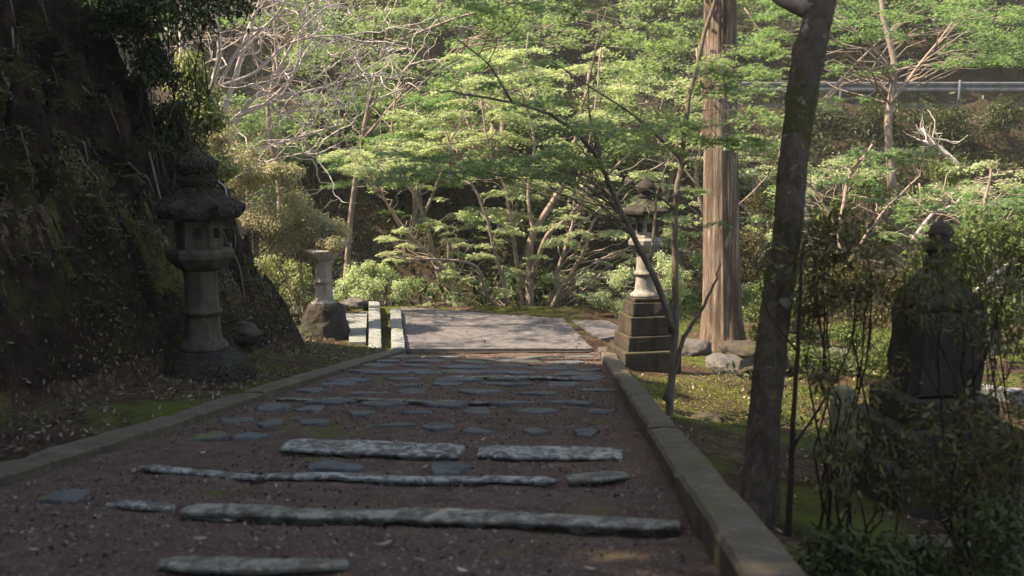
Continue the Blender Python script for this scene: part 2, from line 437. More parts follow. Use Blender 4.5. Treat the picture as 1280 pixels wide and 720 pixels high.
def maple(name, base, stems, pads, leafmat, barkmat, label, cat, leaf=.08, dens=170, shape='tri', group=None, seed=1, rtwig=.006, thick=.07, crown='crown'):
    """stems: list of (list of world points, r0, r1); pads: list of (centre, radius). Everything stored relative to base."""
    rg = np.random.default_rng(seed)
    base = np.asarray(base, float)
    th = empty(name, base, 0, label, cat, group)
    mb = MB(); S = []; SR = []
    for pts, r0, r1 in stems:
        P = smooth_poly(pts)-base
        P = P + rg.normal(0, .25*r0, P.shape)*np.linspace(0, 1, len(P))[:, None]
        rr = np.linspace(r0, r1, len(P)); rr[0] *= 1.35
        mb.tube(P, rr, 8 if r0 > .03 else 6)
        S.append(P); SR.append(rr)
    allS = np.concatenate(S); allR = np.concatenate(SR)
    C = []; 
    for c, r in pads:
        c = np.asarray(c, float)-base
        d = allS-c; hd = np.linalg.norm(d[:, :2], axis=1)
        cost = np.linalg.norm(d, axis=1) + 3*np.maximum(0, d[:, 2]+.25*hd) + (allR < rtwig*1.2)*2
        i = int(np.argmin(cost)); a = allS[i]
        az = math.atan2(c[1]-a[1], c[0]-a[0]) + rg.normal(0, .25)
        inner = c - np.array([math.cos(az), math.sin(az), 0])*r*.45
        if np.linalg.norm(inner-a) > .12:
            br = min(allR[i]*.55, rtwig*(1.2+1.2*np.linalg.norm(inner-a)))
            mb.tube(wob(a, inner, 8, .35, rg, .10), np.linspace(br, rtwig*.8, 8), 5, False)
        pts, tw = pad_points(c, r, az, int(dens*r*r*1.6)+12, rg, thick)
        for p, q in tw: mb.tube(wob(p, q, 5, .3, rg, .06), np.linspace(rtwig*.8, rtwig*.25, 5), 4, False)
        C.append(pts)
    C = np.concatenate(C); N = np.tile([0, 0, 1.0], (len(C), 1)) + rg.normal(0, .38, (len(C), 3))
    mb.build('trunk', barkmat, th, smooth=True)
    me = leaves_mesh(crown, C, N, leaf*rg.uniform(.6, 1.25, len(C)), shape, rg=rg)
    _link(crown, me, leafmat, th)
    return th

def grow(mb, p, d, L, r, depth, rg, tips, bend=.25, nseg=5, kids=(2, 4), up=.05, flat=1.0, shrink=.68, minr=.003):
    d = d/np.linalg.norm(d); P = [np.array(p, float)]; D = [d]
    for i in range(nseg):
        d = d + rg.normal(0, bend, 3)*np.array([1, 1, flat]) + np.array([0, 0, up]); d /= np.linalg.norm(d)
        P.append(P[-1]+d*L/nseg); D.append(d)
    r1 = max(r*.62, minr)
    mb.tube(P, np.linspace(r, r1, nseg+1), 7 if r > .03 else (5 if r > .012 else 4), False)
    if depth == 0:
        tips.append((P[-1], D[-1])); return
    k = rg.integers(kids[0], kids[1]+1)
    for j in range(k):
        t = 1.0 if j == 0 else rg.uniform(.35, .95)
        i = min(int(t*nseg), nseg)
        nd = D[i] + rg.normal(0, .55 if j else .22, 3)*np.array([1, 1, flat])
        rr = max(r1*(.95 if j == 0 else rg.uniform(.5, .8)), minr)
        grow(mb, P[i], nd, L*shrink*rg.uniform(.75, 1.2), rr, depth-1, rg, tips, bend, nseg, kids, up, flat, shrink, minr)

def clump_points(c, r, n, rg, hollow=.35, squash=.8):
    d = rg.normal(0, 1, (n, 3)); d /= np.linalg.norm(d, axis=1, keepdims=True)
    rr = (hollow + (1-hollow)*rg.uniform(0, 1, n)**.6)
    r = np.asarray(r, float)*np.ones(3)
    r = r*np.array([1, 1, squash]) if np.allclose(r, r[0]) else r
    return c + d*rr[:, None]*r, d
def shrub(name, base, clumps, leafmat, barkmat, label, cat, leaf=.06, n=500, shape='long', seed=1, group=None, twig=.006, updir=.4, stem_r=.014):
    """clumps: list of (world centre, radius); each clump is many small leaves on twigs"""
    rg = np.random.default_rng(seed); base = np.asarray(base, float)
    th = empty(name, base, 0, label, cat, group)
    mb = MB(); C = []; N = []
    for c, r in clumps:
        c = np.asarray(c, float)-base
        st = wob(rg.normal(0, .06, 3)*np.array([1, 1, 0]), c, 7, .3, rg, 0)
        mb.tube(st, np.linspace(stem_r, twig, 7), 5, False)
        sub = max(5, int(9*r/.4))
        ctr, dirs = clump_points(c, r*.75, sub, rg, .3)
        for q, dd in zip(ctr, dirs):
            mb.tube(wob(st[rg.integers(3, 6)], q, 4, .3, rg, .05), np.linspace(twig*.8, twig*.35, 4), 4, False)
            p, d2 = clump_points(q, r*.6, int(n/sub), rg, .1)
            C.append(p); N.append(d2*.6+np.array([0, 0, updir])+rg.normal(0, .35, d2.shape))
    mb.build('trunk', barkmat, th, smooth=True)
    C = np.concatenate(C); N = np.concatenate(N)
    _link('crown', leaves_mesh('crown', C, N, leaf*rg.uniform(.6, 1.3, len(C)), shape, rg=rg), leafmat, th)
    return th

# ------------------------------------------------------------------ terrain sheets
def grid_mesh(name, xs, ys, hf, mat, **k):
    X, Y = np.meshgrid(xs, ys); Z = hf(X, Y)
    V = np.stack([X, Y, Z], -1).reshape(-1, 3)
    nx, ny = len(xs), len(ys)
    i = np.arange(nx-1)[None, :] + np.arange(ny-1)[:, None]*nx
    q = np.stack([i, i+1, i+1+nx, i+nx], -1).reshape(-1)
    return _link(name, fast_mesh(name, V, q, np.full((nx-1)*(ny-1), 4), True), mat, **k)
def axis(lo, hi, dense, coarse_step, fine):
    a, b = dense
    mid = np.arange(a, b, fine)
    out = []; x = a; st = fine
    while x > lo: st = min(st*1.12, coarse_step); x -= st; out.append(x)
    out2 = []; x = mid[-1]; st = fine
    while x < hi: st = min(st*1.12, coarse_step); x += st; out2.append(x)
    return np.array(out[::-1]+list(mid)+out2)
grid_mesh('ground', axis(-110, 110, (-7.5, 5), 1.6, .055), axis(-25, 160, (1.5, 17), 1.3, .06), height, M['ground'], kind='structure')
# steep face of the left bank: its own skin of soil a few centimetres proud of the ground sheet
def bank_h(X, Y):
    s = toe(Y)-X
    z = height(X, Y)
    return z + .05*sstep(-.1, .35, s)*(1+fbm(X*2, Y*2, 5, 3)*.8) - .12*(1-sstep(-.12, .1, s)) + sstep(.1, .9, s)*(.50*np.abs(fbm(X*2.6, Y*3.3, 2, 4)) - .2 + .45*fbm(X*.9, Y*1.3, 7, 3) + .22*fbm(X*7, Y*7, 4, 3))
grid_mesh('bank', np.arange(-11.5, -2.4, .04), np.arange(-4, 17.2, .05), bank_h, M['bank'], kind='structure')

# ------------------------------------------------------------------ path surface with worn hollows before each step
# steps: (px,py left end near edge) (px,py right end near edge), depth along path, height
STEPS = [
 ((190, 712), (430, 716), .14, .035, 'stepbr', 'short brown worn step stone nearest the bottom of the picture'),
 ((128, 632), (213, 636), .13, .03, 'stepst', 'short pale step stone left of the longest grey step beam'),
 ((222, 640), (850, 660), .17, .065, 'stepbr', 'longest grey step beam across the path, dark worn gap under its near edge'),
 ((166, 588), (322, 598), .10, .03, 'stepst', 'thin broken step stone left of the second lichened step beam'),
 ((322, 596), (695, 603), .11, .04, 'stepst', 'second lichened step beam up the path, mottled blue grey'),
 ((712, 603), (790, 600), .18, .025, 'stepbr', 'short flat brown slab at the right end of the second step row'),
 ((345, 564), (572, 570), .33, .045, 'stepst', 'broad pale step beam with heavy white lichen mottling'),
 ((596, 570), (778, 572), .27, .04, 'stepst', 'green grey step beam right of the heavily lichened one'),
 ((345, 498), (632, 505), .10, .05, 'stepbr', 'thin pale brown edging beam halfway along the path'),
 ((560, 472), (735, 474), .12, .05, 'stepbr', 'thin dark step beam near the far end of the path, right half'),
]
bars = []
for a, b, dp, hh, mt, lb in STEPS:
    hh *= .6; dp *= .80
    (x0, y0), (x1, y1) = on_path(*a), on_path(*b)
    bars.append((x0, y0, x1, y1, dp, hh))
def path_h(X, Y):
    z = path_z(Y) + .010*fbm(X*2.2, Y*2.2, 0, 4) + .006*fbm(X*14, Y*14, 0, 3)
    for x0, y0, x1, y1, dp, hh in bars:
        yb = y0 + (X-x0)/(x1-x0)*(y1-y0)
        inx = sstep(x0-.15, x0+.05, X)*(1-sstep(x1-.05, x1+.15, X))
        d = yb-Y
        z = z - np.where(d > -.05, (hh+.004)*np.exp(-np.maximum(d, 0)/.26), 0)*inx
    return z
ys = np.concatenate([np.arange(-3, 2.5, .15), np.arange(2.5, 15.72, .03)])
us = np.linspace(0, 1, 150)
U, Yg = np.meshgrid(us, ys)
Xg = (left_in(Yg)-.06)*(1-U) + (right_in(Yg)+.06)*U
Zg = path_h(Xg, Yg)
nx, ny = len(us), len(ys)
i = np.arange(nx-1)[None, :] + np.arange(ny-1)[:, None]*nx
_link('path', fast_mesh('path', np.stack([Xg, Yg, Zg], -1).reshape(-1, 3), np.stack([i, i+1, i+1+nx, i+nx], -1).reshape(-1), np.full((nx-1)*(ny-1), 4), True), M['dirt'], kind='structure')

def beam(name, x0, y0, x1, y1, dp, zt0, zt1, hh, mat, seed, rough=.010, **k):
    """weathered stone beam lying between two points; dp = width away from the viewer"""
    rg = np.random.default_rng(seed)
    L = math.hypot(x1-x0, y1-y0); n = max(6, int(L/.05))
    tx, ty = (x1-x0)/L, (y1-y0)/L; nx_, ny_ = -ty, tx
    sec = [(.045, -hh), (.035, -.026), (0.003, -.018), (.002, -.006), (.010, -.001), (dp*.5, 0), (dp-.016, -.003), (dp-.004, -.014), (dp, -hh)]
    V = []
    m = len(sec)
    ex = rg.uniform(0, 50)
    for a in range(n+1):
        t = a/n; e = min(a, n-a)
        sh = .0 if e > 1 else (.012 if e == 1 else .03)
        for (o, z) in sec:
            x = x0+tx*L*t+nx_*o; y = y0+ty*L*t+ny_*o
            w = vn3(np.array(x*2.3+ex), np.array(y*3.), np.array(z*5.))*rough*1.5 + vn3(np.array(x*11+ex), np.array(y*9.), np.array(z*20.))*rough*.5
            oo = (.5*dp-o)*sh/dp*1.5
            V.append((x+nx_*(w*1.6+oo), y+ny_*(w*1.6+oo), zt0*(1-t)+zt1*t+z+w*.35-(.006 if e == 0 else 0)))
    Fc = [(a*m+b, (a+1)*m+b, (a+1)*m+b+1, a*m+b+1) for a in range(n) for b in range(m-1)]
    Fc += [tuple(range(m)), tuple(n*m+b for b in range(m))[::-1]]
    return mesh_obj(name, V, Fc, mat, smooth=False, **k)
for q, ((x0, y0, x1, y1, dp, hh), S) in enumerate(zip(bars, STEPS)):
    beam('stone_step', x0, y0, x1, y1, dp, float(path_z(y0))+.008, float(path_z(y1))+.008, hh+.1, M[S[4]], 50+q,
         label=S[5], cat='step', group='stone step beams across the path')

# ------------------------------------------------------------------ flat paving stones
ROWS = [  # picture y, list of (px centre, px width), words for the row
 (621, [(88, 60)], "in the dirt left of the longest step beam"),
 (546, [(266, 34), (313, 38)], "above the broken left step end"),
 (541, [(600, 44), (672, 40), (735, 30)], "beyond the green grey step beam"),
 (534, [(492, 52), (548, 36)], "beyond the heavily lichened step beam"),
 (528, [(300, 44), (340, 30), (392, 46)], "in the front row of slates at the left"),
 (516, [(450, 40), (520, 48), (600, 34), (672, 52), (752, 40)], "in the second row of slates past the lichened step"),
 (510, [(342, 40), (397, 46)], "in the short row near the left kerb"),
 (491, [(388, 34), (462, 56), (520, 40), (602, 56), (672, 40), (752, 44)], "in the row just beyond the thin brown beam"),
 (482, [(430, 60), (508, 40), (560, 34), (640, 66), (706, 40)], "in the second row beyond the thin brown beam"),
 (467, [(482, 58), (535, 40), (590, 56), (655, 48), (716, 44)], "in the third row from the concrete landing"),
 (458, [(470, 40), (518, 46), (580, 60), (640, 44), (700, 54)], "in the second row from the concrete landing"),
 (448, [(500, 50), (556, 46), (615, 58), (672, 44), (722, 40)], "in the far row against the concrete landing"),
]
ROWS += [(504, [(410, 60), (480, 50), (560, 62), (640, 50), (715, 56)], 'hugging the thin brown beam'),
 (474, [(440, 50), (505, 44), (570, 60), (632, 46), (735, 40)], 'in the narrow row before the last thin step'),
 (463, [(455, 44), (512, 54), (570, 50), (625, 54), (690, 48), (735, 30)], 'in the narrow fourth row from the landing'),
 (453, [(480, 44), (532, 50), (590, 50), (650, 56), (710, 46)], 'in the narrow row near the landing'),
 (586, [(420, 60), (560, 46)], 'half buried just before the broad lichened beam')]
ORD = ['first', 'second', 'third', 'fourth', 'fifth', 'sixth']
for ri, (py, items, words_) in enumerate(ROWS):
    for ji, (px, wpx) in enumerate(items):
        x, y = on_path(px, py+rng.uniform(-2, 2)); w = wpx/F*y*.5*1.22
        n = rng.integers(7, 10); an = np.sort(rng.uniform(0, 2*math.pi, n)*.35 + np.arange(n)*2*math.pi/n*.9)
        dy = rng.uniform(.12, .2)*(1.0 + .03*y)
        rr = rng.uniform(.78, 1.12, n)
        P = np.stack([np.cos(an)*w*rr, np.sin(an)*dy*rr], 1)
        V = []; 
        tilt = rng.normal(0, .02, 2)
        for f_, z in ((1.0, -.05), (1.0, .004), (.95, .016), (.5, .019)):
            for p in P:
                V.append((x+p[0]*f_, y+p[1]*f_, float(path_z(y+p[1]*f_))+z+tilt[0]*p[0]*.5+tilt[1]*p[1]+rng.normal(0, .0012)))
        V.append((x, y, float(path_z(y))+.019))
        Fc = [(a*n+b, a*n+(b+1) % n, (a+1)*n+(b+1) % n, (a+1)*n+b) for a in range(3) for b in range(n)]
        Fc += [(3*n+b, 3*n+(b+1) % n, 4*n) for b in range(n)]
        if len(items) == 1: lb = 'flat blue grey slate ' + words_
        else: lb = f'grey slate {words_}, {ORD[ji]} from left'
        mesh_obj('paving_stone', V, Fc, M['flag'], label=lb, cat='paving stone', group='flat slates set in the dirt path')

# ------------------------------------------------------------------ kerbs (part of the path's setting)
def kerb(side):
    mb = MB(); y = -1.0; k = 0
    r2 = np.random.default_rng(3+side)
    while y < (15.3 if side < 0 else 14.9):
        L = float(r2.uniform(1.3, 2.0)); y2 = min(y+L, 15.5 if side < 0 else 15.1)
        n = 12
        h = .07 if side < 0 else .13
        V = []
        jx = r2.normal(0, .003); jz = r2.normal(0, .006); wd = (.20 if side > 0 else .23)+r2.normal(0, .008)
        for a in range(n+1):
            yy = y+.006+(y2-y-.012)*a/n
            xi = float(left_in(yy)) if side < 0 else float(right_in(yy))
            z = float(path_z(yy))+h+jz
            e = .008 if a in (0, n) else 0
            for o, dz in ((0, -.3), (.002, -.10), (.0, -.022), (.018+e, -.002-e), (wd*.5, 0-e), (wd-.018-e, -.002-e), (wd, -.022), (wd, -.35)):
                w = float(vn3(np.array(yy*3.0), np.array(o*9.+k), np.array(dz*9.)))*.008 + float(vn3(np.array(yy*11.0), np.array(o*19.+k), np.array(dz*19.)))*.005
                V.append((xi+side*(o+w)+jx, yy, z+dz+w*.7))
        m = 8
        Fc = [(a*m+b, (a+1)*m+b, (a+1)*m+b+1, a*m+b+1) for a in range(n) for b in range(m-1)] + [tuple(range(m)), tuple(n*m+b for b in range(m))[::-1]]
        mb.add(V, Fc); y = y2; k += 1
    import bmesh
    o = mb.build('kerb', M['kerb'], kind='structure')
    bm = bmesh.new(); bm.from_mesh(o.data); bmesh.ops.recalc_face_normals(bm, faces=bm.faces); bm.to_mesh(o.data); bm.free()
kerb(-1); kerb(1)

# ------------------------------------------------------------------ landing beyond the steps
def poly_slab(name, P, z, th, mat, nsub=40, bump=.006, **k):
    """quad P (4 corners near-left, near-right, far-right, far-left) as a fine slab with a rim"""
    P = np.array(P, float); V = []
    for a in range(nsub+1):
        for b in range(nsub+1):
            u, v = b/nsub, a/nsub
            p = (P[0]*(1-u)+P[1]*u)*(1-v)+(P[3]*(1-u)+P[2]*u)*v
            V.append((p[0], p[1], z+float(vn3(np.array(p[0]*2.), np.array(p[1]*2.), np.array(0.)))*bump))
    s = nsub+1
    Fc = [(a*s+b, a*s+b+1, (a+1)*s+b+1, (a+1)*s+b) for a in range(nsub) for b in range(nsub)]
    rim = [b for b in range(s)]+[a*s+nsub for a in range(1, s)]+[nsub*s+b for b in range(nsub-1, -1, -1)]+[a*s for a in range(nsub-1, 0, -1)]
    k0 = len(V); V += [(V[i][0], V[i][1], z-th) for i in rim]
    n = len(rim); Fc += [(rim[(i+1) % n], rim[i], k0+i, k0+(i+1) % n) for i in range(n)]
    return mesh_obj(name, V, Fc, mat, **k)
def g0(px, py, z=0.0):
    a = (px-640)/F; b = (360-py)/F
    dy = math.cos(PITCH) + b*math.sin(PITCH); dz = -math.sin(PITCH) + b*math.cos(PITCH)
    t = (z-CAMZ)/dz
    return (a*t, dy*t)
poly_slab('landing', [g0(508, 438), g0(741, 438), g0(704, 400), g0(501, 385)], .03, .5, M['concrete'], kind='structure')
poly_slab('side_path', [g0(437, 428), g0(457, 428), g0(459, 390), g0(432, 391)], .012, .2, M['pale'], 10, kind='structure')
poly_slab('side_path', [g0(750, 425, -.05), g0(792, 418, -.05), g0(760, 402, -.05), g0(716, 402, -.05)], -.03, .2, M['concrete'], 10, kind='structure')
for (a, b, c, d), lb in ((((461, 444), (478, 444), (475, 378), (461, 377)), 'long pale stone beam on the ground, the one farther left of the concrete landing'),
                         (((490, 437), (507, 437), (501, 386), (488, 386)), 'long pale stone beam edging the left side of the concrete landing')):
    P = [np.array(g0(*p, .12)) for p in (a, b, c, d)]
    mb = MB(); n = 14; V = []
    for i in range(n+1):
        t = i/n; l = P[0]*(1-t)+P[3]*t; r = P[1]*(1-t)+P[2]*t
        for (q, z) in ((l, -.1), (l, .115), (l*.94+r*.06, .13), (l*.5+r*.5, .133), (l*.06+r*.94, .13), (r, .115), (r, -.1)):
            w = float(vn3(np.array(q[0]*4), np.array(q[1]*4), np.array(z*9.)))*.008
            V.append((q[0]+w, q[1], z+w))
    mb.add(V, [(i*7+j, i*7+j+1, (i+1)*7+j+1, (i+1)*7+j) for i in range(n) for j in range(6)]+[tuple(range(7))[::-1], tuple(n*7+j for j in range(7))])
    mb.build('stone_beam', M['pale'], label=lb, cat='stone beam', group='pale stone beams beside the landing')
x0, y0 = g0(478, 441, .03); x1, y1 = g0(738, 440, .03)
beam('edging_strip', x0, y0-.12, x1, y1-.12, .09, .055, .055, .12, M['darkbark'], 91, rough=.003, label='thin dark timber strip where the path meets the concrete landing', cat='edging')

# ------------------------------------------------------------------ stone lanterns
def lantern_left():
    c = at(257, 484, 9.7); gx, gy = c[0], 9.7
    z = float(height(gx, gy)); z = min(max(z, c[2]-.15), c[2]+.15)
    th = empty('stone_lantern', (gx, gy, z-.08), 0, 'tall shaded stone lantern with wide dark roof at the foot of the left bank', 'stone lantern', 'stone lanterns along the path')
    s = 9.85/F  # metres per picture pixel there
    mb = MB(); mb.lathe([(.50, 0), (.50, .12), (.47, .20), (.36, .27), (.30, .34)], 6, rot=.3); mb.build('base', M['darkst'], th, bevel=.02, sub=.12, rough=.012)
    mb = MB(); mb.lathe([(.235, .34), (.24, .37), (.225, .41), (.185, .45), (.172, .55), (.165, .66), (.172, .69), (.192, .70), (.195, .73), (.172, .745), (.163, .78), (.158, .95), (.160, 1.08), (.172, 1.12)], 28); mb.build('post', M['lantern'], th, smooth=True, sub=.06, rough=.005)
    mb = MB(); mb.lathe([(.18, 1.12), (.24, 1.16), (.33, 1.25), (.335, 1.31), (.30, 1.34)], 6, rot=.2); mb.build('platform', M['lantern'], th, bevel=.012)
    mb = MB(); H0, H1 = 1.34, 1.62; rr = .225
    ang = [.2+math.pi/3*j for j in range(6)]
    P = [(rr*math.cos(a), rr*math.sin(a)) for a in ang]
    fb = empty  # firebox: six posts with recessed panels and small openings
    V = []; 
    for j in range(6):
        p, q = np.array(P[j]), np.array(P[(j+1) % 6]); t = (q-p)/np.linalg.norm(q-p); nrm = np.array([t[1], -t[0]]); L = np.linalg.norm(q-p)
        hole = j in (3, 5, 1)
        us_ = [0, .3, .7, 1]; zs_ = [H0, H0+.10, H1-.08, H1]
        for a in range(3):
            for b in range(3):
                rec = -.03 if (a == 1 and b == 1) else 0
                k = [(*(p+t*L*u+nrm*rec), zz) for u, zz in ((us_[a], zs_[b]), (us_[a+1], zs_[b]), (us_[a+1], zs_[b+1]), (us_[a], zs_[b+1]))]
                if a == 1 and b == 1:
                    o_ = [(*(p+t*L*u), zz) for u, zz in ((us_[a], zs_[b]), (us_[a+1], zs_[b]), (us_[a+1], zs_[b+1]), (us_[a], zs_[b+1]))]
                    if hole: k = [(*(np.array(v[:2])-nrm*.03), v[2]) for v in k]
                    mb.add(k+o_, ([(0, 1, 2, 3)])+[(0, 4, 5, 1), (1, 5, 6, 2), (2, 6, 7, 3), (3, 7, 4, 0)])
                else: mb.add(k, [(0, 1, 2, 3)])
    mb.add([(*p, H0) for p in P]+[(*p, H1) for p in P], [(5, 4, 3, 2, 1, 0), (6, 7, 8, 9, 10, 11)])
    fo = mb.build('firebox', M['lantern'], th)
    for j in (3, 4, 5):
        w = MB()
        p, q = np.array(P[j]), np.array(P[(j+1) % 6]); t = (q-p)/np.linalg.norm(q-p); nrm = np.array([t[1], -t[0]]); c_ = (p+q)/2 - nrm*(.022 if j == 4 else .052)
        w.box((c_[0], c_[1], (H0+H1)/2+.01), (.05, .012, .10), math.atan2(t[1], t[0]))
        w.build('window', M['darkst'], fo)
    # roof with upturned corners
    V = []; n = 36
    prof = [(.20, 1.62, 0), (.37, 1.63, 0), (.40, 1.645, .04), (.405, 1.71, .045), (.35, 1.77, .02), (.25, 1.85, .0), (.18, 1.91, 0), (.15, 1.95, 0)]
    for r_, z_, upc in prof:
        for j in range(n):
            a = .2+2*math.pi*j/n; c6 = .5+.5*math.cos(6*(a-.2))
            hexr = math.cos(math.pi/6)/math.cos(((a-.2) % (math.pi/3))-math.pi/6)
            V.append((r_*hexr*(1+.12*(c6**4)*(upc > 0))*math.cos(a), r_*hexr*(1+.12*(c6**4)*(upc > 0))*math.sin(a), z_+upc*(c6**3)*1.4))
    m = len(prof)
    Fc = [(i*n+j, i*n+(j+1) % n, (i+1)*n+(j+1) % n, (i+1)*n+j) for i in range(m-1) for j in range(n)]+[tuple(range(n))[::-1], tuple((m-1)*n+j for j in range(n))]
    mb = MB(); mb.add(V, Fc); mb.build('roof', M['darkst'], th, rough=.015)
    mb = MB(); mb.lathe([(.14, 1.95), (.19, 1.97), (.20, 2.01), (.16, 2.03), (.155, 2.05), (.19, 2.09), (.20, 2.14), (.17, 2.20), (.10, 2.24), (.04, 2.29), (.01, 2.33)], 20); mb.build('finial', M['darkst'], th, smooth=True, rough=.01)
def cap_moss(th, prof, n, seed, rot=0.):
    rg = np.random.default_rng(seed); rr_ = np.array([p[0] for p in prof]); zz_ = np.array([p[1] for p in prof])
    t = rg.uniform(0, len(prof)-1, n); rad = np.interp(t, np.arange(len(prof)), rr_); z = np.interp(t, np.arange(len(prof)), zz_); a = rg.uniform(0, 6.28, n)
    k = vn3(np.cos(a)*2.5, np.sin(a)*2.5, z*4) > -.25; rad, z, a = rad[k]*rg.uniform(.97, 1.07, k.sum()), z[k]+rg.uniform(0, .02, k.sum()), a[k]
    C = np.stack([np.cos(a)*rad, np.sin(a)*rad, z], 1); N = np.stack([np.cos(a), np.sin(a), 0*a+.8], 1)+rg.normal(0, .5, C.shape)
    _link('moss', leaves_mesh('moss', C, N, .028*rg.uniform(.5, 1.6, len(C)), 'long', rg=rg), M['capmoss'], th)
lantern_left()
_l = [o for o in bpy.data.objects if o.name == 'stone_lantern'][0]
cap_moss(_l, [(.40, 1.66), (.41, 1.72), (.35, 1.78), (.25, 1.86), (.18, 1.93), (.19, 2.0), (.17, 2.05), (.20, 2.14), (.16, 2.2), (.05, 2.27)], 5200, 501)
cap_moss(_l, [(.50, .03), (.50, .13), (.46, .21), (.36, .28)], 2500, 502)

def lantern_right():
    th = empty('stone_lantern', (1.80, 13.43, .22), R(12), 'pale stone lantern on a stepped mossy pedestal at the right end of the kerb', 'stone lantern', 'stone lanterns along the path')
    mb = MB()
    mb.box((0, 0, .12), (.80, .80, .36)); ped = mb.build('pedestal', M['mossy'], th, bevel=.02, sub=.15, rough=.010)
    for (w, z0, z1) in ((.64, .30, .50), (.56, .50, .76), (.47, .76, .94), (.40, .94, 1.0)):
        mb = MB(); mb.box((0, 0, (z0+z1)/2), (w, w, z1-z0-.004)); mb.build('tier', M['mossy'], ped, bevel=.016, sub=.15, rough=.012)
    mb = MB(); mb.lathe([(.19, 1.0), (.19, 1.03), (.16, 1.06), (.135, 1.08), (.122, 1.2), (.12, 1.29), (.145, 1.30), (.148, 1.335), (.12, 1.345), (.112, 1.45), (.112, 1.55), (.13, 1.60)], 24); mb.build('post', M['lanternpale'], th, smooth=True, sub=.06, rough=.004)
    mb = MB(); mb.lathe([(.13, 1.60), (.19, 1.64), (.245, 1.71), (.25, 1.77), (.20, 1.80)], 6, rot=.1); mb.build('platform', M['lanternpale'], th, bevel=.01)
    mb = MB(); mb.lathe([(.155, 1.80), (.155, 1.82), (.145, 1.83), (.145, 2.05), (.155, 2.06), (.155, 2.08)], 6, rot=.1); fb = mb.build('firebox', M['lanternpale'], th, bevel=.006)
    for j in range(6):
        w = MB()
        a = .1+math.pi/6+j*math.pi/3; r_ = .145*math.cos(math.pi/6)
        w.box((r_*math.cos(a), r_*math.sin(a), 1.94), (.012, .07, .12), a)
        w.build('window', M['darkst'], fb)
    mb = MB(); mb.lathe([(.15, 2.08), (.30, 2.09), (.345, 2.12), (.35, 2.17), (.28, 2.22), (.17, 2.28), (.09, 2.33)], 6, rot=.1); mb.build('roof', M['darkst'], th, bevel=.015, sub=.1, rough=.014)
    mb = MB(); mb.lathe([(.08, 2.33), (.11, 2.35), (.075, 2.37), (.11, 2.41), (.135, 2.46), (.11, 2.52), (.05, 2.57), (.015, 2.62)], 18); mb.build('finial', M['darkst'], th, smooth=True, rough=.008)
lantern_right()

def lantern_back():
    x, y = g0(403, 421)
    th = empty('stone_lantern', (x, y+.25, -.05), .15, 'short pale stone lantern post on a dark pedestal in front of the olive bush', 'stone lantern', 'stone lanterns along the path')
    mb = MB(); mb.lathe([(.48, -.1), (.46, .1), (.40, .32), (.34, .52), (.30, .60)], 7, rot=.2); mb.build('pedestal', M['darkst'], th, bevel=.03, sub=.14, rough=.025)
    mb = MB(); mb.lathe([(.22, .58), (.225, .63), (.19, .66), (.158, .69), (.15, .85), (.147, .96), (.175, .98), (.178, 1.02), (.147, 1.035), (.145, 1.2), (.15, 1.30), (.18, 1.36)], 24); mb.build('post', M['lanternpale'], th, smooth=True, sub=.06, rough=.004)
    mb = MB(); mb.lathe([(.18, 1.36), (.27, 1.43), (.33, 1.50), (.335, 1.54), (.28, 1.56)], 6, rot=.1); mb.build('platform', M['lanternpale'], th, bevel=.01)
lantern_back()

def lantern_dark():
    Y = 6.7; c = at(1157, 640, Y)
    z = c[2]-.06
    th = empty('stone_lantern', (c[0], Y, z), R(8), 'big dark stone monument with tiered base and ball finial behind the reddish leaves', 'stone monument')
    s = Y*1.05/F
    H = lambda py: (at(1157, py, Y)[2]-z)
    def tier(name, w, pt, pb, parent, mat='darkst', r=.015):
        mb = MB(); a, b = H(pb), H(pt); mb.box((0, 0, (a+b)/2), (w*s, w*s, b-a-.004)); return mb.build(name, M[mat], parent, bevel=.02, sub=.15, rough=r)
    base = tier('base', 185, 560, 665, th); tier('tier', 150, 520, 560, base); tier('tier', 110, 488, 520, base)
    body = tier('shaft', 78, 385, 488, th)
    mb = MB(); mb.lathe([(.2, H(385)), (.29, H(382)), (.30, H(374)), (.17, H(350)), (.10, H(336))], 4, rot=math.pi/4); mb.build('roof', M['darkst'], th, bevel=.012, sub=.12, rough=.01)
    mb = MB(); mb.lathe([(.10, H(338)), (.11, H(325)), (.075, H(318)), (.11, H(312)), (.105, H(305)), (.06, H(300)), (.08, H(296)), (.085, H(290)), (.06, H(281)), (.01, H(276))], 16); mb.build('finial', M['mossy'], th, smooth=True, rough=.006)
    # mossy stone block beside it, its sunlit paleness painted into the colour
    p = at(1050, 612, 6.3)
    mb = MB(); mb.box((0, 0, .32), (.14, .14, .78)); mb.box((.0, 0, .74), (.10, .10, .10))
    mb.build('stone_post', M['mosspost_sunlit'], bevel=.02, sub=.12, rough=.012, label='low mossy stone post painted sunlit pale just left of the dark monument', cat='stone post').location = (p[0], p[1], p[2]-.1)
lantern_dark()

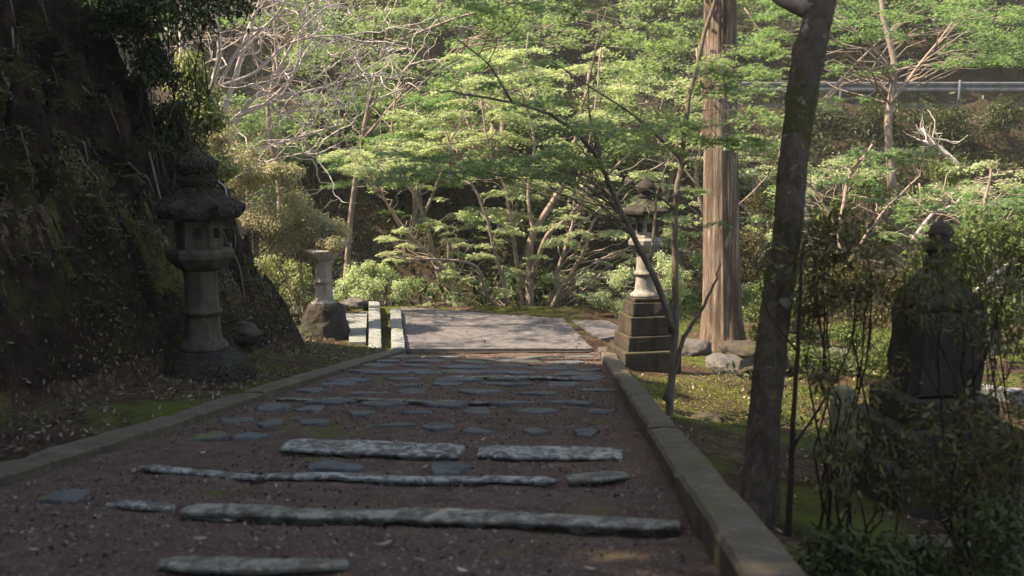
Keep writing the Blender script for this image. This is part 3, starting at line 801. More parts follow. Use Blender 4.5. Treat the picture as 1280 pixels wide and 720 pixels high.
# ------------------------------------------------------------------ rocks
def rock(px, py, Y, sx, sy, sz, mat, label, seed, sink=.3, cat='rock', name='rock', group=None):
    rg = np.random.default_rng(seed); import bmesh
    bm = bmesh.new(); bmesh.ops.create_icosphere(bm, subdivisions=4, radius=1)
    for v in bm.verts:
        p = np.array(v.co); n = .22*vn3(*(np.array(q*1.6+seed) for q in p))+.10*vn3(*(np.array(q*4.+seed) for q in p))+.04*vn3(*(np.array(q*10.+seed) for q in p))
        p = p*(1+n); v.co = (p[0]*sx, p[1]*sy, p[2]*sz)
    me = bpy.data.meshes.new(name); bm.to_mesh(me); bm.free()
    me.polygons.foreach_set("use_smooth", [True]*len(me.polygons))
    o = _link(name, me, M[mat], label=label, cat=cat, group=group)
    c = at(px, py, Y); z = float(height(c[0], Y)); o.location = (c[0], Y, z+sz*(1-2*sink)); o.rotation_euler = (0, 0, rg.uniform(0, 6))
    return o
rock(870, 432, 16.4, .26, .22, .20, 'rock', 'rounded white grey boulder between the pedestal and the cedar foot', 1)
rock(905, 455, 14.6, .55, .3, .16, 'rock', 'low flat grey rock on the moss before the cedar', 2)
rock(960, 468, 13.6, .5, .3, .2, 'mossy', 'mossy brown rock beside the dark leaning trunk', 3)
rock(935, 448, 15.5, .45, .3, .17, 'mossy', 'mossy hump of rock at the right foot of the cedar', 4)
rock(1040, 470, 14.5, .5, .35, .22, 'rock', 'grey rock seen right of the leaning trunk', 5)
rock(442, 385, 20.5, .3, .25, .16, 'rock', 'pale grey rock beside the far end of the left stone beam', 6)
rock(420, 388, 20.0, .25, .22, .12, 'rock', 'small pale rock just right of the pale lantern post', 7)
rock(372, 378, 19.5, .3, .2, .14, 'rock', 'pale rock left of the pale lantern post', 8)
rock(300, 332, 11.8, .26, .2, .14, 'mossy', 'round dark mossy stone on the bank beside the lantern platform', 9, .1)
rock(885, 520, 9.8, .17, .13, .06, 'mossy', 'small flat stone lying on the sunlit moss', 10)
rock(1215, 470, 17, .9, .5, .3, 'rock', 'wide pale rock at the far right behind the monument', 11)
# pale slab at far right
p0 = at(1230, 495, 13.0)
z0 = float(height(p0[0], 13.0))
poly_slab('stone_slab', [(p0[0]-.5, 13.2), (p0[0]+.6, 12.5), (p0[0]+.7, 12.75), (p0[0]-.35, 13.5)], z0+.1, .3, M['pale'], 8, label='narrow pale stone slab on the ground at the far right', cat='stone slab')
p0 = at(1170, 676, 5.6); z0 = float(height(p0[0], 5.6))
poly_slab('stone_slab', [(p0[0]-.2, 5.5), (p0[0]+.2, 5.5), (p0[0]+.16, 5.7), (p0[0]-.22, 5.68)], max(z0+.03, p0[2]), .3, M['kerb'], 8, label='small flat mossy slab on the ground before the dark monument', cat='stone slab')

# ------------------------------------------------------------------ cedar
def cedar():
    Y = 17.0; c = at(903, 436, Y); z = float(height(c[0], Y))-.1
    th = empty('cedar_tree', (c[0], Y, z), 0, 'big straight cedar trunk with stringy red brown bark, standing behind the right lantern', 'cedar')
    n = 96; m = 90; Hh = 14.0; V = []
    xs_ = [0]
    for i in range(m):
        t = i/(m-1); zz = Hh*t**1.6
        r = .315 + .12*math.exp(-zz/.35) + .04*math.exp(-zz/1.5) - .012*zz
        lean = -.034*zz
        for j in range(n):
            a = 2*math.pi*j/n
            fl = .020*float(vn3(np.array(math.cos(a)*9), np.array(math.sin(a)*9), np.array(zz*.35))) + .012*float(vn3(np.array(math.cos(a)*22), np.array(math.sin(a)*22), np.array(zz*.7)))
            root = .07*math.exp(-zz/.25)*math.cos(5*a+.6)
            V.append(((r+fl+root)*math.cos(a)+lean, (r+fl+root)*math.sin(a), zz))
    Fc = [(i*n+j, i*n+(j+1) % n, (i+1)*n+(j+1) % n, (i+1)*n+j) for i in range(m-1) for j in range(n)]
    mesh_obj('trunk', V, Fc, M['cedar'], th, True)
    # high crown, above the frame
    rg = np.random.default_rng(5); mb = MB(); C = []; N = []
    for k in range(34):
        zz = rg.uniform(7.5, 14); a = rg.uniform(0, 6.28); L = (15.5-zz)*.28*rg.uniform(.7, 1.1)+.4
        tip = np.array([math.cos(a)*L, math.sin(a)*L, zz-.35*L]); mb.tube(wob((0, 0, zz), tip, 6, .2, rg, .05), np.linspace(.04, .01, 6), 5, False)
        for t in (.45, .7, 1.0):
            p, d = clump_points(np.array([0, 0, zz])*(1-t)+tip*t, .42, 55, rg); C.append(p); N.append(d)
    mb.build('branches', M['cedar'], th, smooth=True)
    C = np.concatenate(C); N = np.concatenate(N)
    _link('crown', leaves_mesh('crown', C, N, .16, 'long', rg=rg), M['ever'], th)
cedar()

# ------------------------------------------------------------------ leaning foreground trunk
def leaning_tree():
    Yb = 5.3
    pts = [at(943, 668, Yb), at(950, 600, 5.35), at(957, 500, 5.45), at(968, 400, 5.55), at(984, 290, 5.65), at(993, 190, 5.75), at(1007, 90, 5.9), at(1028, 0, 6.1), at(1048, -120, 6.5), at(1060, -260, 7.0)]
    rad = [26, 21, 19, 18.5, 18, 18, 18.5, 19, 16, 13]
    base = pts[0].copy(); base[2] -= .1
    th = empty('leaning_tree', base, 0, 'dark leaning tree trunk with moss and pale lichen right beside the path kerb', 'tree')
    P = smooth_poly(pts, 8)-base; k = len(P); rr = np.interp(np.linspace(0, 1, k), np.linspace(0, 1, len(rad)), rad)*5.7/F
    P[0, 2] -= .15
    t = np.linspace(0, 1, k)
    n = 44; V = []
    kk = 200; P = np.stack([np.interp(np.linspace(0, 1, kk), t, P[:, q_]) for q_ in range(3)], 1); rr = np.interp(np.linspace(0, 1, kk), t, rr); k = kk
    for i in range(k):
        for j in range(n):
            a = 2*math.pi*j/n
            w = 1+.10*float(vn3(np.array(math.cos(a)*2), np.array(math.sin(a)*2), np.array(P[i, 2]*3)))+.05*float(vn3(np.array(math.cos(a)*6), np.array(math.sin(a)*6), np.array(P[i, 2]*9)))
            w += .07*float(vn3(np.array(math.cos(a)*9), np.array(math.sin(a)*9), np.array(P[i, 2]*14)))+.05*float(vn3(np.array(math.cos(a)*18), np.array(math.sin(a)*18), np.array(P[i, 2]*22)))+.5*math.exp(-max(P[i, 2], 0)/.12)*(.6+.4*math.cos(3*a))
            w += .20*math.exp(-((P[i, 2]-(at(990, 62, 5.9)[2]-base[2]))/.06)**2)*max(0, -math.cos(a))
            V.append((P[i, 0]+rr[i]*w*math.cos(a), P[i, 1]+rr[i]*w*math.sin(a), P[i, 2]))
    Fc = [(i*n+j, i*n+(j+1) % n, (i+1)*n+(j+1) % n, (i+1)*n+j) for i in range(k-1) for j in range(n)]
    mesh_obj('trunk', V, Fc, M['oakb'], th, True)
    mb = MB(); rg = np.random.default_rng(9)
    mb.tube(smooth_poly([at(1015, 15, 6.05), at(990, 5, 6.2), at(965, -10, 6.4), at(930, -60, 6.8)])-base, np.linspace(.055, .03, 13), 8)
    mb.build('branch', M['maplebark'], th, smooth=True); mb = MB()
    tips = []
    top = P[-1]
    for a in range(6): grow(mb, top, np.array([math.cos(a*1.05), math.sin(a*1.05), .6]), 1.6, .045, 2, rg, tips, flat=.5)
    mb.build('branches', M['maplebark'], th, smooth=True)
    C = []
    for p, d in tips:
        q, _ = pad_points(p, .7, math.atan2(d[1], d[0]), 140, rg); C.append(q)
    C = np.concatenate(C); ii = rg.integers(20, 150, 90); cling = P[ii]+np.stack([np.cos(ff := rg.uniform(0, 6.28, 90)), np.sin(ff), 0*ff], 1)*(rr[ii]*1.15)[:, None]
    _link('clinging_leaves', leaves_mesh('clinging_leaves', cling, np.stack([np.cos(ff), np.sin(ff), 0*ff+.5], 1), .045*rg.uniform(.6, 1.3, 90), 'long', rg=rg), M['dusk'], th)
    C = C[C[:, 2] > (at(640, -40, 7)[2]-base[2])]
    _link('crown', leaves_mesh('crown', C, np.tile([0, 0, 1.], (len(C), 1))+rg.normal(0, .4, (len(C), 3)), .08, 'star', rg=rg), M['mapleg'], th)
leaning_tree()

# ------------------------------------------------------------------ hero central maple (many pale stems)
rg = np.random.default_rng(21)
def pads_in(boxes, rg, yr):
    out = []
    for (x0, y0, x1, y1, n, r0, r1) in boxes:
        for _ in range(n):
            Y = rg.uniform(*yr); out.append((at(rg.uniform(x0, x1), rg.uniform(y0, y1), Y), rg.uniform(r0, r1)))
    return out
Yc = 21.6
def Sx(L, Y, r0, r1, dy=0): return ([at(x, y, Y+dy*i) for i, (x, y) in enumerate(L)], r0, r1)
stems = [
 Sx([(662, 400), (662, 329), (666, 293), (684, 262), (706, 227), (722, 170), (735, 90)], Yc, .10, .025, .05),
 Sx([(665, 345), (677, 310), (689, 289), (711, 271), (750, 225), (790, 190)], Yc, .07, .02, -.15),
 Sx([(655, 398), (650, 350), (644, 315), (637, 267), (631, 235), (612, 190), (600, 120)], Yc+.1, .065, .02, .12),
 Sx([(636, 400), (629, 351), (618, 315), (607, 267), (585, 220), (560, 180)], Yc-.1, .055, .018, -.1),
 Sx([(684, 400), (693, 351), (710, 300), (717, 271), (720, 230), (742, 150), (750, 60)], Yc+.2, .05, .018, .1),
 Sx([(682, 400), (700, 362), (711, 347), (731, 311), (738, 284), (755, 258), (790, 225), (830, 205)], Yc-.2, .055, .018, -.06),
 Sx([(637, 398), (609, 369), (595, 333), (547, 324), (507, 324), (470, 318)], Yc-.2, .045, .010, -.2),
 Sx([(650, 398), (610, 372), (560, 338), (520, 300), (480, 250), (450, 215)], Yc+.3, .04, .012, .0),
 Sx([(668, 300), (660, 240), (668, 180), (655, 110), (660, 40)], Yc+.3, .045, .016, .1),
]
pads = pads_in([(430, 150, 560, 215, 16, .35, .7), (500, 120, 700, 200, 20, .4, .85), (560, 60, 800, 150, 24, .4, .9), (500, 200, 660, 270, 16, .3, .7),
                (560, 255, 700, 320, 12, .22, .5), (690, 210, 860, 300, 14, .3, .6), (740, 290, 860, 370, 15, .25, .5), (455, 300, 530, 330, 5, .25, .45), (530, 330, 640, 385, 6, .15, .32), (440, 185, 520, 240, 8, .3, .6), (560, 280, 720, 350, 16, .2, .45), (600, 240, 760, 300, 12, .25, .5), (480, 250, 580, 300, 8, .25, .5), (700, 330, 780, 385, 8, .2, .35), (560, 320, 860, 380, 20, .16, .34), (640, 200, 860, 260, 14, .25, .5)], rg, (20.3, 24.0))
maple('maple_tree', at(660, 396, Yc)-np.array([0, 0, .25]), stems, pads, M['maple'], M['maplebark'],
      'many-stemmed maple with pale bark and bright yellow green leaves behind the concrete landing', 'maple', leaf=.085, dens=820, seed=22, rtwig=.007, thick=.04, shape='tri')
# greener maple at its left, in front of the dark hollow
rg = np.random.default_rng(31)
st = [Sx([(560, 392), (545, 330), (530, 270), (505, 220), (490, 160), (500, 100)], 24.5, .07, .02, .0), Sx([(545, 330), (505, 290), (470, 230), (440, 200)], 24.5, .045, .012, -.1), Sx([(530, 270), (560, 200), (600, 150), (640, 100)], 24.5, .04, .012, .1)]
pads = pads_in([(415, 170, 520, 230, 16, .35, .7), (430, 120, 560, 190, 16, .4, .8), (480, 70, 700, 140, 16, .4, .9), (470, 220, 600, 280, 9, .3, .6)], rg, (23.4, 26.4))
maple('maple_tree', at(560, 396, 24.5)-np.array([0, 0, .6]), st, pads, M['mapleg'], M['maplebark'],
      'deeper green maple spreading left over the dark hollow, behind the many-stemmed one', 'maple', leaf=.09, dens=700, seed=32, thick=.04)

# ------------------------------------------------------------------ young forked maple by the right kerb
Ym = 9.3
st = [Sx([(838, 530), (837, 507), (844, 412), (844, 342), (844, 257), (852, 200), (862, 120), (882, 40), (898, -20), (905, -80)], Ym, .042, .012, .0),
      Sx([(832, 500), (845, 455), (855, 422), (876, 389), (892, 356), (900, 330)], Ym-.05, .03, .006, -.05),
      Sx([(842, 415), (822, 356), (791, 294), (765, 238), (748, 200), (720, 165), (690, 145), (640, 128), (580, 118), (545, 112)], Ym, .034, .006, -.07),
      Sx([(844, 262), (815, 240), (780, 232), (740, 230)], Ym, .012, .004, -.08),
      Sx([(812, 330), (818, 285), (822, 240), (835, 200)], Ym, .014, .005, .05),
      Sx([(765, 238), (745, 180), (735, 120), (745, 60), (760, 10)], Ym-.2, .014, .006, .0),
      Sx([(852, 200), (800, 150), (740, 110), (680, 70)], Ym, .014, .004, -.1),
      Sx([(640, 128), (610, 80), (560, 40), (540, 10)], Ym-.5, .010, .003, -.1)]
rg = np.random.default_rng(41)
pads = pads_in([(480, 180, 780, 222, 26, .16, .34), (780, 230, 900, 280, 6, .15, .28), (560, 90, 700, 135, 8, .2, .35), (560, 185, 760, 215, 12, .22, .40), (700, 120, 870, 190, 11, .22, .42), (540, 0, 700, 40, 8, .2, .4), (740, 30, 960, 110, 16, .25, .45), (860, 150, 930, 185, 4, .2, .3), (480, 195, 560, 225, 3, .2, .3), (880, 90, 975, 175, 8, .2, .4)], rg, (7.8, 10.2))
maple('maple_tree', at(838, 528, Ym), st, pads, M['young'], M['youngbark'], 'slender forked young maple rising just outside the right kerb, soft green sprays above', 'maple', leaf=.062, dens=620, shape='star', seed=42, rtwig=.0022, thick=.05)
# near sapling
st = [Sx([(984, 690), (988, 600), (993, 500), (1000, 380), (1003, 300)], 5.0, .018, .007, .02), Sx([(990, 560), (1030, 500), (1060, 440), (1075, 380)], 5.0, .008, .003, .05), Sx([(997, 440), (960, 390), (945, 330)], 5.0, .006, .003, .05)]
rg = np.random.default_rng(51)
pads = pads_in([(1010, 250, 1110, 380, 5, .10, .2), (940, 300, 1010, 360, 3, .08, .15)], rg, (4.9, 5.5))
maple('sapling', at(984, 695, 5.0), st, pads, M['dusk'], M['darkbark'], 'thin dark sapling stem standing right of the leaning trunk', 'sapling', leaf=.05, dens=300, shape='long', seed=52, rtwig=.0025, thick=.3)

# ------------------------------------------------------------------ bare silver tree, upper left
def silver_tree():
    rg = np.random.default_rng(61); Y = 19.5
    base = at(262, 330, Y); base[2] = float(height(base[0], Y))-.1
    th = empty('bare_tree', base, 0, 'leafless silvery tree with a tangle of arching branches behind the left bank', 'tree')
    mb = MB(); tips = []
    def lim(L, r0, r1, dy=0):
        P = smooth_poly([at(x, y, Y+dy*i) for i, (x, y) in enumerate(L)])-base; P[0] = P[0]
        mb.tube(P, np.linspace(r0, r1, len(P)), 8, False); return P
    T = lim([(262, 360), (258, 250), (250, 170), (232, 90), (228, 20), (225, -60)], .13, .06)
    Ls = [lim([(250, 175), (262, 120), (275, 60), (262, 0), (255, -50)], .07, .03, -.1),
          lim([(256, 200), (290, 110), (310, 40), (330, -10), (345, -60)], .06, .025, .15),
          lim([(270, 115), (300, 60), (345, 20), (370, -30)], .04, .02, -.2),
          lim([(262, 240), (300, 145), (340, 100), (375, 40), (412, 5)], .05, .015, .1),
          lim([(268, 110), (320, 90), (360, 55), (420, 45), (470, 60)], .035, .012, .1),
          lim([(260, 230), (300, 195), (345, 180), (395, 165), (440, 150), (480, 120)], .04, .010, -.1),
          lim([(300, 145), (330, 130), (365, 95), (380, 50), (372, 10)], .03, .012, -.15),
          lim([(262, 220), (290, 150), (345, 125), (400, 110), (455, 95), (500, 100)], .035, .01, .2),
          lim([(258, 250), (290, 225), (340, 200), (385, 190), (405, 165)], .022, .008, -.2),
          lim([(246, 150), (215, 90), (200, 30), (195, -30)], .05, .02, -.2)]
    for P in Ls:
        n = len(P)
        for k in range(10):
            i = int(rg.uniform(.2, 1)*(n-1)); d = P[min(i+1, n-1)]-P[max(i-1, 0)]; d /= np.linalg.norm(d)
            grow(mb, P[i], d+rg.normal(0, .45, 3)*np.array([1, 1, .8])+np.array([.25, 0, .0]), rg.uniform(.7, 1.6), .018, 2, rg, tips, bend=.42, nseg=7, kids=(1, 3), up=.03, flat=.8, shrink=.72, minr=.005)
    mb.build('trunk', M['silver'], th, smooth=True)
    C = []
    for p, d in tips:
        if rg.uniform() < .30:
            q, _ = clump_points(p, .14, 8, rg); C.append(q)
    C = np.concatenate(C)
    _link('crown', leaves_mesh('crown', C, rg.normal(0, 1, (len(C), 3))+np.array([0, 0, .8]), .05, 'long', rg=rg), M['shrub'], th)
silver_tree()

# ------------------------------------------------------------------ shrubs
def S_(name, pxl, Y, label, mat='shrub', leaf=.06, n=600, seed=1, cat='shrub', bark='maplebark', shape='long', basepx=None, group=None, dY=.4, **kw):
    n = int(n*1.8)
    if name == 'nandina_shrub' or seed in (76, 77): pxl = [(x, y, r_*1.75) for x, y, r_ in pxl]; n = int(n*(1.3 if seed in (76, 77, 87) else .85))
    rg_ = np.random.default_rng(seed+900)
    cl = [(at(x, y, Y+rg_.uniform(-dY, dY)), r) for (x, y, r) in pxl]
    if basepx is None:
        xm = np.mean([c[0][0] for c in cl]); b = np.array([xm, Y, float(height(xm, Y))-.03])
    else: b = at(*basepx, Y)
    return shrub(name, b, cl, M[mat], M[bark], label, cat, leaf=leaf, n=n, seed=seed, shape=shape, group=group, **kw)
S_('azalea_shrub', [(330, 275, .42), (365, 260, .45), (400, 275, .42), (425, 292, .34), (345, 300, .38), (385, 300, .40), (415, 300, .3)], 17.6, 'rounded olive brown bush behind the top of the pale lantern post', 'shrubbrown', .05, 1500, 71)
S_('leafy_shrub', [(330, 335, .40), (355, 350, .42), (325, 365, .4), (370, 345, .35), (380, 365, .35), (345, 385, .35)], 18.4, 'light green leafy shrub left of the pale lantern post', 'shrub', .07, 800, 72)
S_('leafy_shrub', [(440, 345, .36), (462, 360, .36), (430, 365, .34), (480, 350, .34), (500, 365, .3), (470, 335, .3), (455, 372, .32)], 21.5, 'yellow green shrub between the pale lantern post and the stone beams', 'maple', .07, 500, 73)
S_('leafy_shrub', [(235, 90, .4), (245, 130, .42), (232, 165, .38), (258, 150, .35), (250, 195, .38), (270, 210, .35), (225, 120, .35)], 14.6, 'glossy evergreen shrub on the shoulder of the left bank', 'shrub', .10, 420, 74, bark='darkbark')
S_('leafy_shrub', [(300, 200, .45), (330, 225, .42), (290, 235, .4), (355, 215, .35), (275, 170, .35)], 17.5, 'grey green shrub under the silvery tree', 'shrubbrown', .07, 800, 75)
S_('leafy_shrub', [(205, 130, .22), (190, 90, .22), (212, 170, .2), (175, 60, .22), (160, 30, .22)], 12.4, 'dark low shrub growing along the crest of the left bank', 'ever', .07, 420, 76, bark='darkbark')
S_('leafy_shrub', [(150, -5, .3), (170, 20, .25), (240, 5, .35), (200, -10, .4), (270, -5, .3)], 12.0, 'dark overhanging foliage at the top of the left bank', 'ever', .08, 420, 77, bark='darkbark')
S_('leafy_shrub', [(780, 350, .34), (815, 365, .34), (750, 370, .3), (850, 350, .34), (830, 330, .32), (770, 385, .28), (800, 392, .25)], 19.8, 'pale green shrub directly behind the right lantern pedestal', 'maple', .06, 600, 78)
S_('leafy_shrub', [(950, 420, .3), (945, 390, .34), (960, 360, .34), (1000, 400, .34), (1030, 420, .34)], 18.5, 'green shrub to the right of the cedar foot', 'ground_leaf', .07, 600, 79)
S_('leafy_shrub', [(1010, 330, .5), (1060, 350, .5), (1110, 360, .5), (1035, 380, .45), (1090, 400, .45)], 16.5, 'olive shrub seen right of the leaning trunk', 'dusk', .08, 700, 80)
S_('leafy_shrub', [(1210, 300, .55), (1250, 330, .55), (1180, 340, .5), (1230, 380, .5), (1270, 290, .5)], 12.5, 'mid green shrub at the right edge above the pale rock', 'ground_leaf', .08, 800, 81)
S_('leafy_shrub', [(960, 260, .5), (940, 300, .5), (990, 300, .4), (930, 340, .35)], 21.5, 'rusty olive shrub between the cedar and the leaning trunk', 'dusk', .08, 600, 82)
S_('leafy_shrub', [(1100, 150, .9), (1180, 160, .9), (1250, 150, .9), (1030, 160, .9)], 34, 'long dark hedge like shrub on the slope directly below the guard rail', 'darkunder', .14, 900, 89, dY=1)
S_('leafy_shrub', [(1000, 440, .35), (1045, 455, .35), (1085, 440, .4), (1120, 430, .4), (1065, 420, .35)], 13.5, 'low green shrub seen between the leaning trunk and the monument', 'ground_leaf', .06, 600, 90)
S_('leafy_shrub', [(1080, 230, .5), (1130, 250, .5), (1190, 215, .5), (1040, 270, .5), (1100, 290, .5)], 21.0, 'soft green shrub high behind the monument finial', 'ground_leaf', .09, 700, 91)
S_('leafy_shrub', [(880, 330, .4), (860, 380, .4), (845, 300, .4), (935, 370, .4)], 22.5, 'pale green shrub behind the cedar trunk', 'maplefar', .08, 600, 92)
S_('leafy_shrub', [(530, 385, .22), (570, 388, .2), (610, 390, .2), (700, 392, .22), (735, 392, .24), (500, 380, .22)], 21.4, 'low bright green shrub fringing the far edge of the landing', 'maple', .06, 300, 93)
S_('leafy_shrub', [(600, 360, .35), (640, 350, .32), (690, 355, .35), (570, 368, .3), (730, 350, .35)], 25.5, 'pale green shrub filling the gap behind the many-stemmed maple', 'maplefar', .07, 420, 94)
S_('leafy_shrub', [(560, 345, .3), (520, 352, .3), (540, 365, .3)], 23.5, 'small green shrub left of the many-stemmed maple stems', 'maplefar', .06, 420, 95)
# loose near shrubs on the right, in deep shade
S_('nandina_shrub', [(1020, 300, .13), (1050, 280, .14), (1010, 340, .13), (1045, 340, .14), (1085, 310, .13), (1030, 380, .12), (1095, 360, .11)], 5.4, 'loose dusky red shrub left of the dark monument', 'dusk', .05, 120, 83, bark='darkbark', dY=.25, basepx=(1040, 668), stem_r=.009, twig=.003)
S_('nandina_shrub', [(1130, 340, .14), (1175, 330, .14), (1220, 330, .14), (1200, 370, .13), (1150, 380, .12), (1245, 380, .14), (1265, 320, .14), (1275, 420, .14), (1215, 420, .12)], 5.2, 'loose dusky shrub hanging over the dark monument', 'dusk', .045, 105, 84, bark='darkbark', dY=.25, basepx=(1220, 700), stem_r=.009, twig=.003)
S_('nandina_shrub', [(1100, 480, .11), (1060, 520, .11), (1090, 560, .11), (1050, 600, .1), (1110, 620, .12), (1140, 560, .12), (1020, 470, .09), (1030, 560, .08)], 5.0, 'low sparse shrub at the foot of the dark monument', 'dusk', .045, 90, 85, bark='darkbark', dY=.2, basepx=(1080, 700), stem_r=.007, twig=.0025)
S_('nandina_shrub', [(1180, 540, .14), (1230, 560, .15), (1200, 600, .14), (1260, 520, .14), (1160, 620, .13), (1240, 630, .15), (1275, 590, .15)], 4.9, 'dark reddish shrub covering the monument base at lower right', 'dusk', .045, 165, 86, bark='darkbark', dY=.25, basepx=(1220, 715), stem_r=.008, twig=.003)
S_('nandina_shrub', [(1130, 690, .14), (1180, 705, .14), (1230, 690, .15), (1270, 670, .15), (1080, 700, .12), (1040, 690, .1)], 4.4, 'dark undergrowth shrub filling the lower right corner', 'darkunder', .05, 170, 87, bark='darkbark', dY=.3, basepx=(1160, 760), stem_r=.008, twig=.003)

# ------------------------------------------------------------------ road, guard rail
poly_slab('road', [(-70, 37.2), (70, 37.2), (70, 42.3), (-70, 42.3)], 5.11, .4, M['asphalt'], 24, 0, kind='structure')
gr = empty('guard_rail', (0, 37.6, 5.11), 0, 'long galvanised guard rail along the road high on the far slope', 'guard rail')
prof = [(0, .46), (-.05, .50), (-.05, .56), (0, .62), (0, .66), (-.05, .72), (-.05, .78), (0, .82)]
V = []
for x in (8.5, 40):
    for dy, z in prof: V.append((x, dy, z))
    for dy, z in prof[::-1]: V.append((x, dy+.012, z))
m = len(prof)*2
mesh_obj('rail', V, [(i, (i+1) % m, m+(i+1) % m, m+i) for i in range(m)]+[tuple(range(m)), tuple(range(m, 2*m))[::-1]], M['metal'], gr)
mb = MB(); mb.lathe([(.055, -.5), (.055, .86), (.04, .88)], 10); post0 = mb.build('post', M['metal'], gr, smooth=True)
xr = [at(px, 110, 37.6)[0] for px in (1050, 1198)]; stp = xr[1]-xr[0]; k0 = xr[0]
post0.location = (k0, -.10, 0)
for k in range(-1, 5):
    if k == 0: continue
    c = post0.copy(); COL.objects.link(c); c.parent = gr; c.location = (k0+k*stp, -.10, 0)

# ------------------------------------------------------------------ dead white wood
def dead(px, Y, label, seed, r=.05):
    rg = np.random.default_rng(seed); P = [at(x, y, Y+.1*i) for i, (x, y) in enumerate(px)]; b = P[0].copy()
    mb = MB(); Q = smooth_poly(P)-b; mb.tube(Q, np.linspace(r, r*.4, len(Q)), 7)
    tips = []
    for k in range(7):
        i = int(rg.uniform(.4, 1)*(len(Q)-1)); d = Q[-1]-Q[0]; d /= np.linalg.norm(d)
        grow(mb, Q[i], d+rg.normal(0, .5, 3), .6, r*.3, 1, rg, tips, nseg=4)
    mb.build('dead_branch', M['silver'], label=label, cat='dead branch', smooth=True).location = tuple(b)
dead([(1205, 215), (1180, 190), (1165, 178), (1152, 160)], 24, 'bleached dead branch slanting up in front of the slope below the guard rail', 1, .09)
dead([(1185, 400), (1215, 370), (1250, 338), (1290, 305)], 12, 'pale bare branch slanting up to the right edge of the picture', 2, .045)
dead([(1140, 300), (1165, 268), (1180, 262), (1200, 250)], 20, 'short pale branch above the finial of the dark monument', 3, .04)
# root and twig bits on the bank
def root(px, Y, label, seed, r=.012, mat='silver'):
    P = [at(x, y, Y) for x, y in px]; b = P[0].copy(); Q = smooth_poly(P)-b; mb = MB(); mb.tube(Q, np.linspace(r, r*.4, len(Q)), 6)
    mb.build('bare_twig', M[mat], label=label, cat='twig', smooth=True).location = tuple(b)
root([(300, 262), (285, 248), (280, 232), (262, 222)], 12.6, 'crooked pale twig jutting from the bank right of the tall lantern roof', 1, .02)

# ------------------------------------------------------------------ trees beyond: prototypes copied
def proto_tree(seed, H, spreadr, npads, leafmat, barkmat, leaf, label, cat, name='maple_tree', group=None, stemsn=2, lo=.3, dens=170, padr=(.6, 1.3)):
    rg = np.random.default_rng(seed)
    base = np.zeros(3); st = []
    for s in range(stemsn):
        a = rg.uniform(0, 6.28); pts = [base+rg.normal(0, .06, 3)*np.array([1, 1, 0])]
        p = np.zeros(3); d = np.array([math.cos(a)*.25, math.sin(a)*.25, 1])
        for i in range(5):
            p = p + d/np.linalg.norm(d)*H/5.5; d = d+rg.normal(0, .22, 3)*np.array([1, 1, 0]); pts.append(p.copy())
        st.append((pts, .05+.014*H, .02))
    pd = []
    for i in range(npads):
        t = rg.uniform(lo, 1.05); w = spreadr*(1.15-abs(t-.6)*1.1)
        a = rg.uniform(0, 6.28); r = w*math.sqrt(rg.uniform(.05, 1))
        pd.append((np.array([math.cos(a)*r, math.sin(a)*r, H*t]), rg.uniform(*padr)))
    return maple(name, base, st, pd, leafmat, barkmat, label, cat, leaf=leaf, dens=dens, shape='quad', seed=seed+1, rtwig=.012, group=group, thick=.10)
P1 = proto_tree(101, 6.5, 2.9, 42, M['maplefar'], M['maplebark'], .15, 'x', 'tree')
P2 = proto_tree(103, 8.5, 3.0, 46, M['mapleg'], M['darkbark'], .16, 'x', 'tree', stemsn=1, lo=.25)
P3 = proto_tree(105, 5.0, 2.4, 34, M['maplefar'], M['darkbark'], .13, 'x', 'tree', stemsn=3, lo=.15)
P4 = proto_tree(107, 4.5, 2.2, 34, M['mapleg'], M['maplebark'], .12, 'x', 'tree', stemsn=3, lo=.2)
used = set()
def place(proto, px, Y, sc, rz, label, group, z=None):
    X = (px-640)/F*Y*1.0
    o = proto if id(proto) not in used else copy_tree(proto)
    used.add(id(proto))
    zz = float(height(X, Y))-.15 if z is None else z
    o.location = (X, Y, zz); o.scale = (sc, sc, sc); o.rotation_euler = (0, 0, rz)
    o["label"] = label; o["category"] = 'tree'; o["group"] = group
    return o
GA, GB, GC = 'trees on the hillside above the road', 'trees on the slope between valley and road', 'trees growing on the valley floor'
hill = [(150, 45, P2, 1.1), (330, 46, P1, 1.2), (470, 44.5, P3, 1.5), (580, 47, P1, 1.2), (690, 45, P2, 1.0), (790, 46, P1, 1.2), (880, 44.5, P3, 1.4), (985, 46, P1, 1.1), (1090, 44.6, P2, .95), (1165, 47, P1, 1.2), (1250, 45, P3, 1.4), (1350, 46, P2, 1.1),
        (240, 53, P1, 1.4), (400, 54, P2, 1.3), (530, 53, P3, 1.8), (650, 55, P1, 1.4), (760, 53, P2, 1.3), (850, 55, P3, 1.9), (940, 54, P1, 1.4), (1040, 53, P3, 1.8), (1140, 55, P1, 1.4), (1230, 54, P2, 1.3), (1320, 54, P1, 1.4)]
hill += []
words_h = 'hillside tree with layered leaves in the {} row above the road, {} from the left'
ORD2 = ['first', 'second', 'third', 'fourth', 'fifth', 'sixth', 'seventh', 'eighth', 'ninth', 'tenth', 'eleventh', 'twelfth']
for k, (px, Y, pr, sc) in enumerate(hill):
    row = 'front' if k < 12 else 'rear'
    place(pr, px, Y, sc*.95, k*1.7, words_h.format(row, ORD2[k if k < 12 else k-12]), GA)
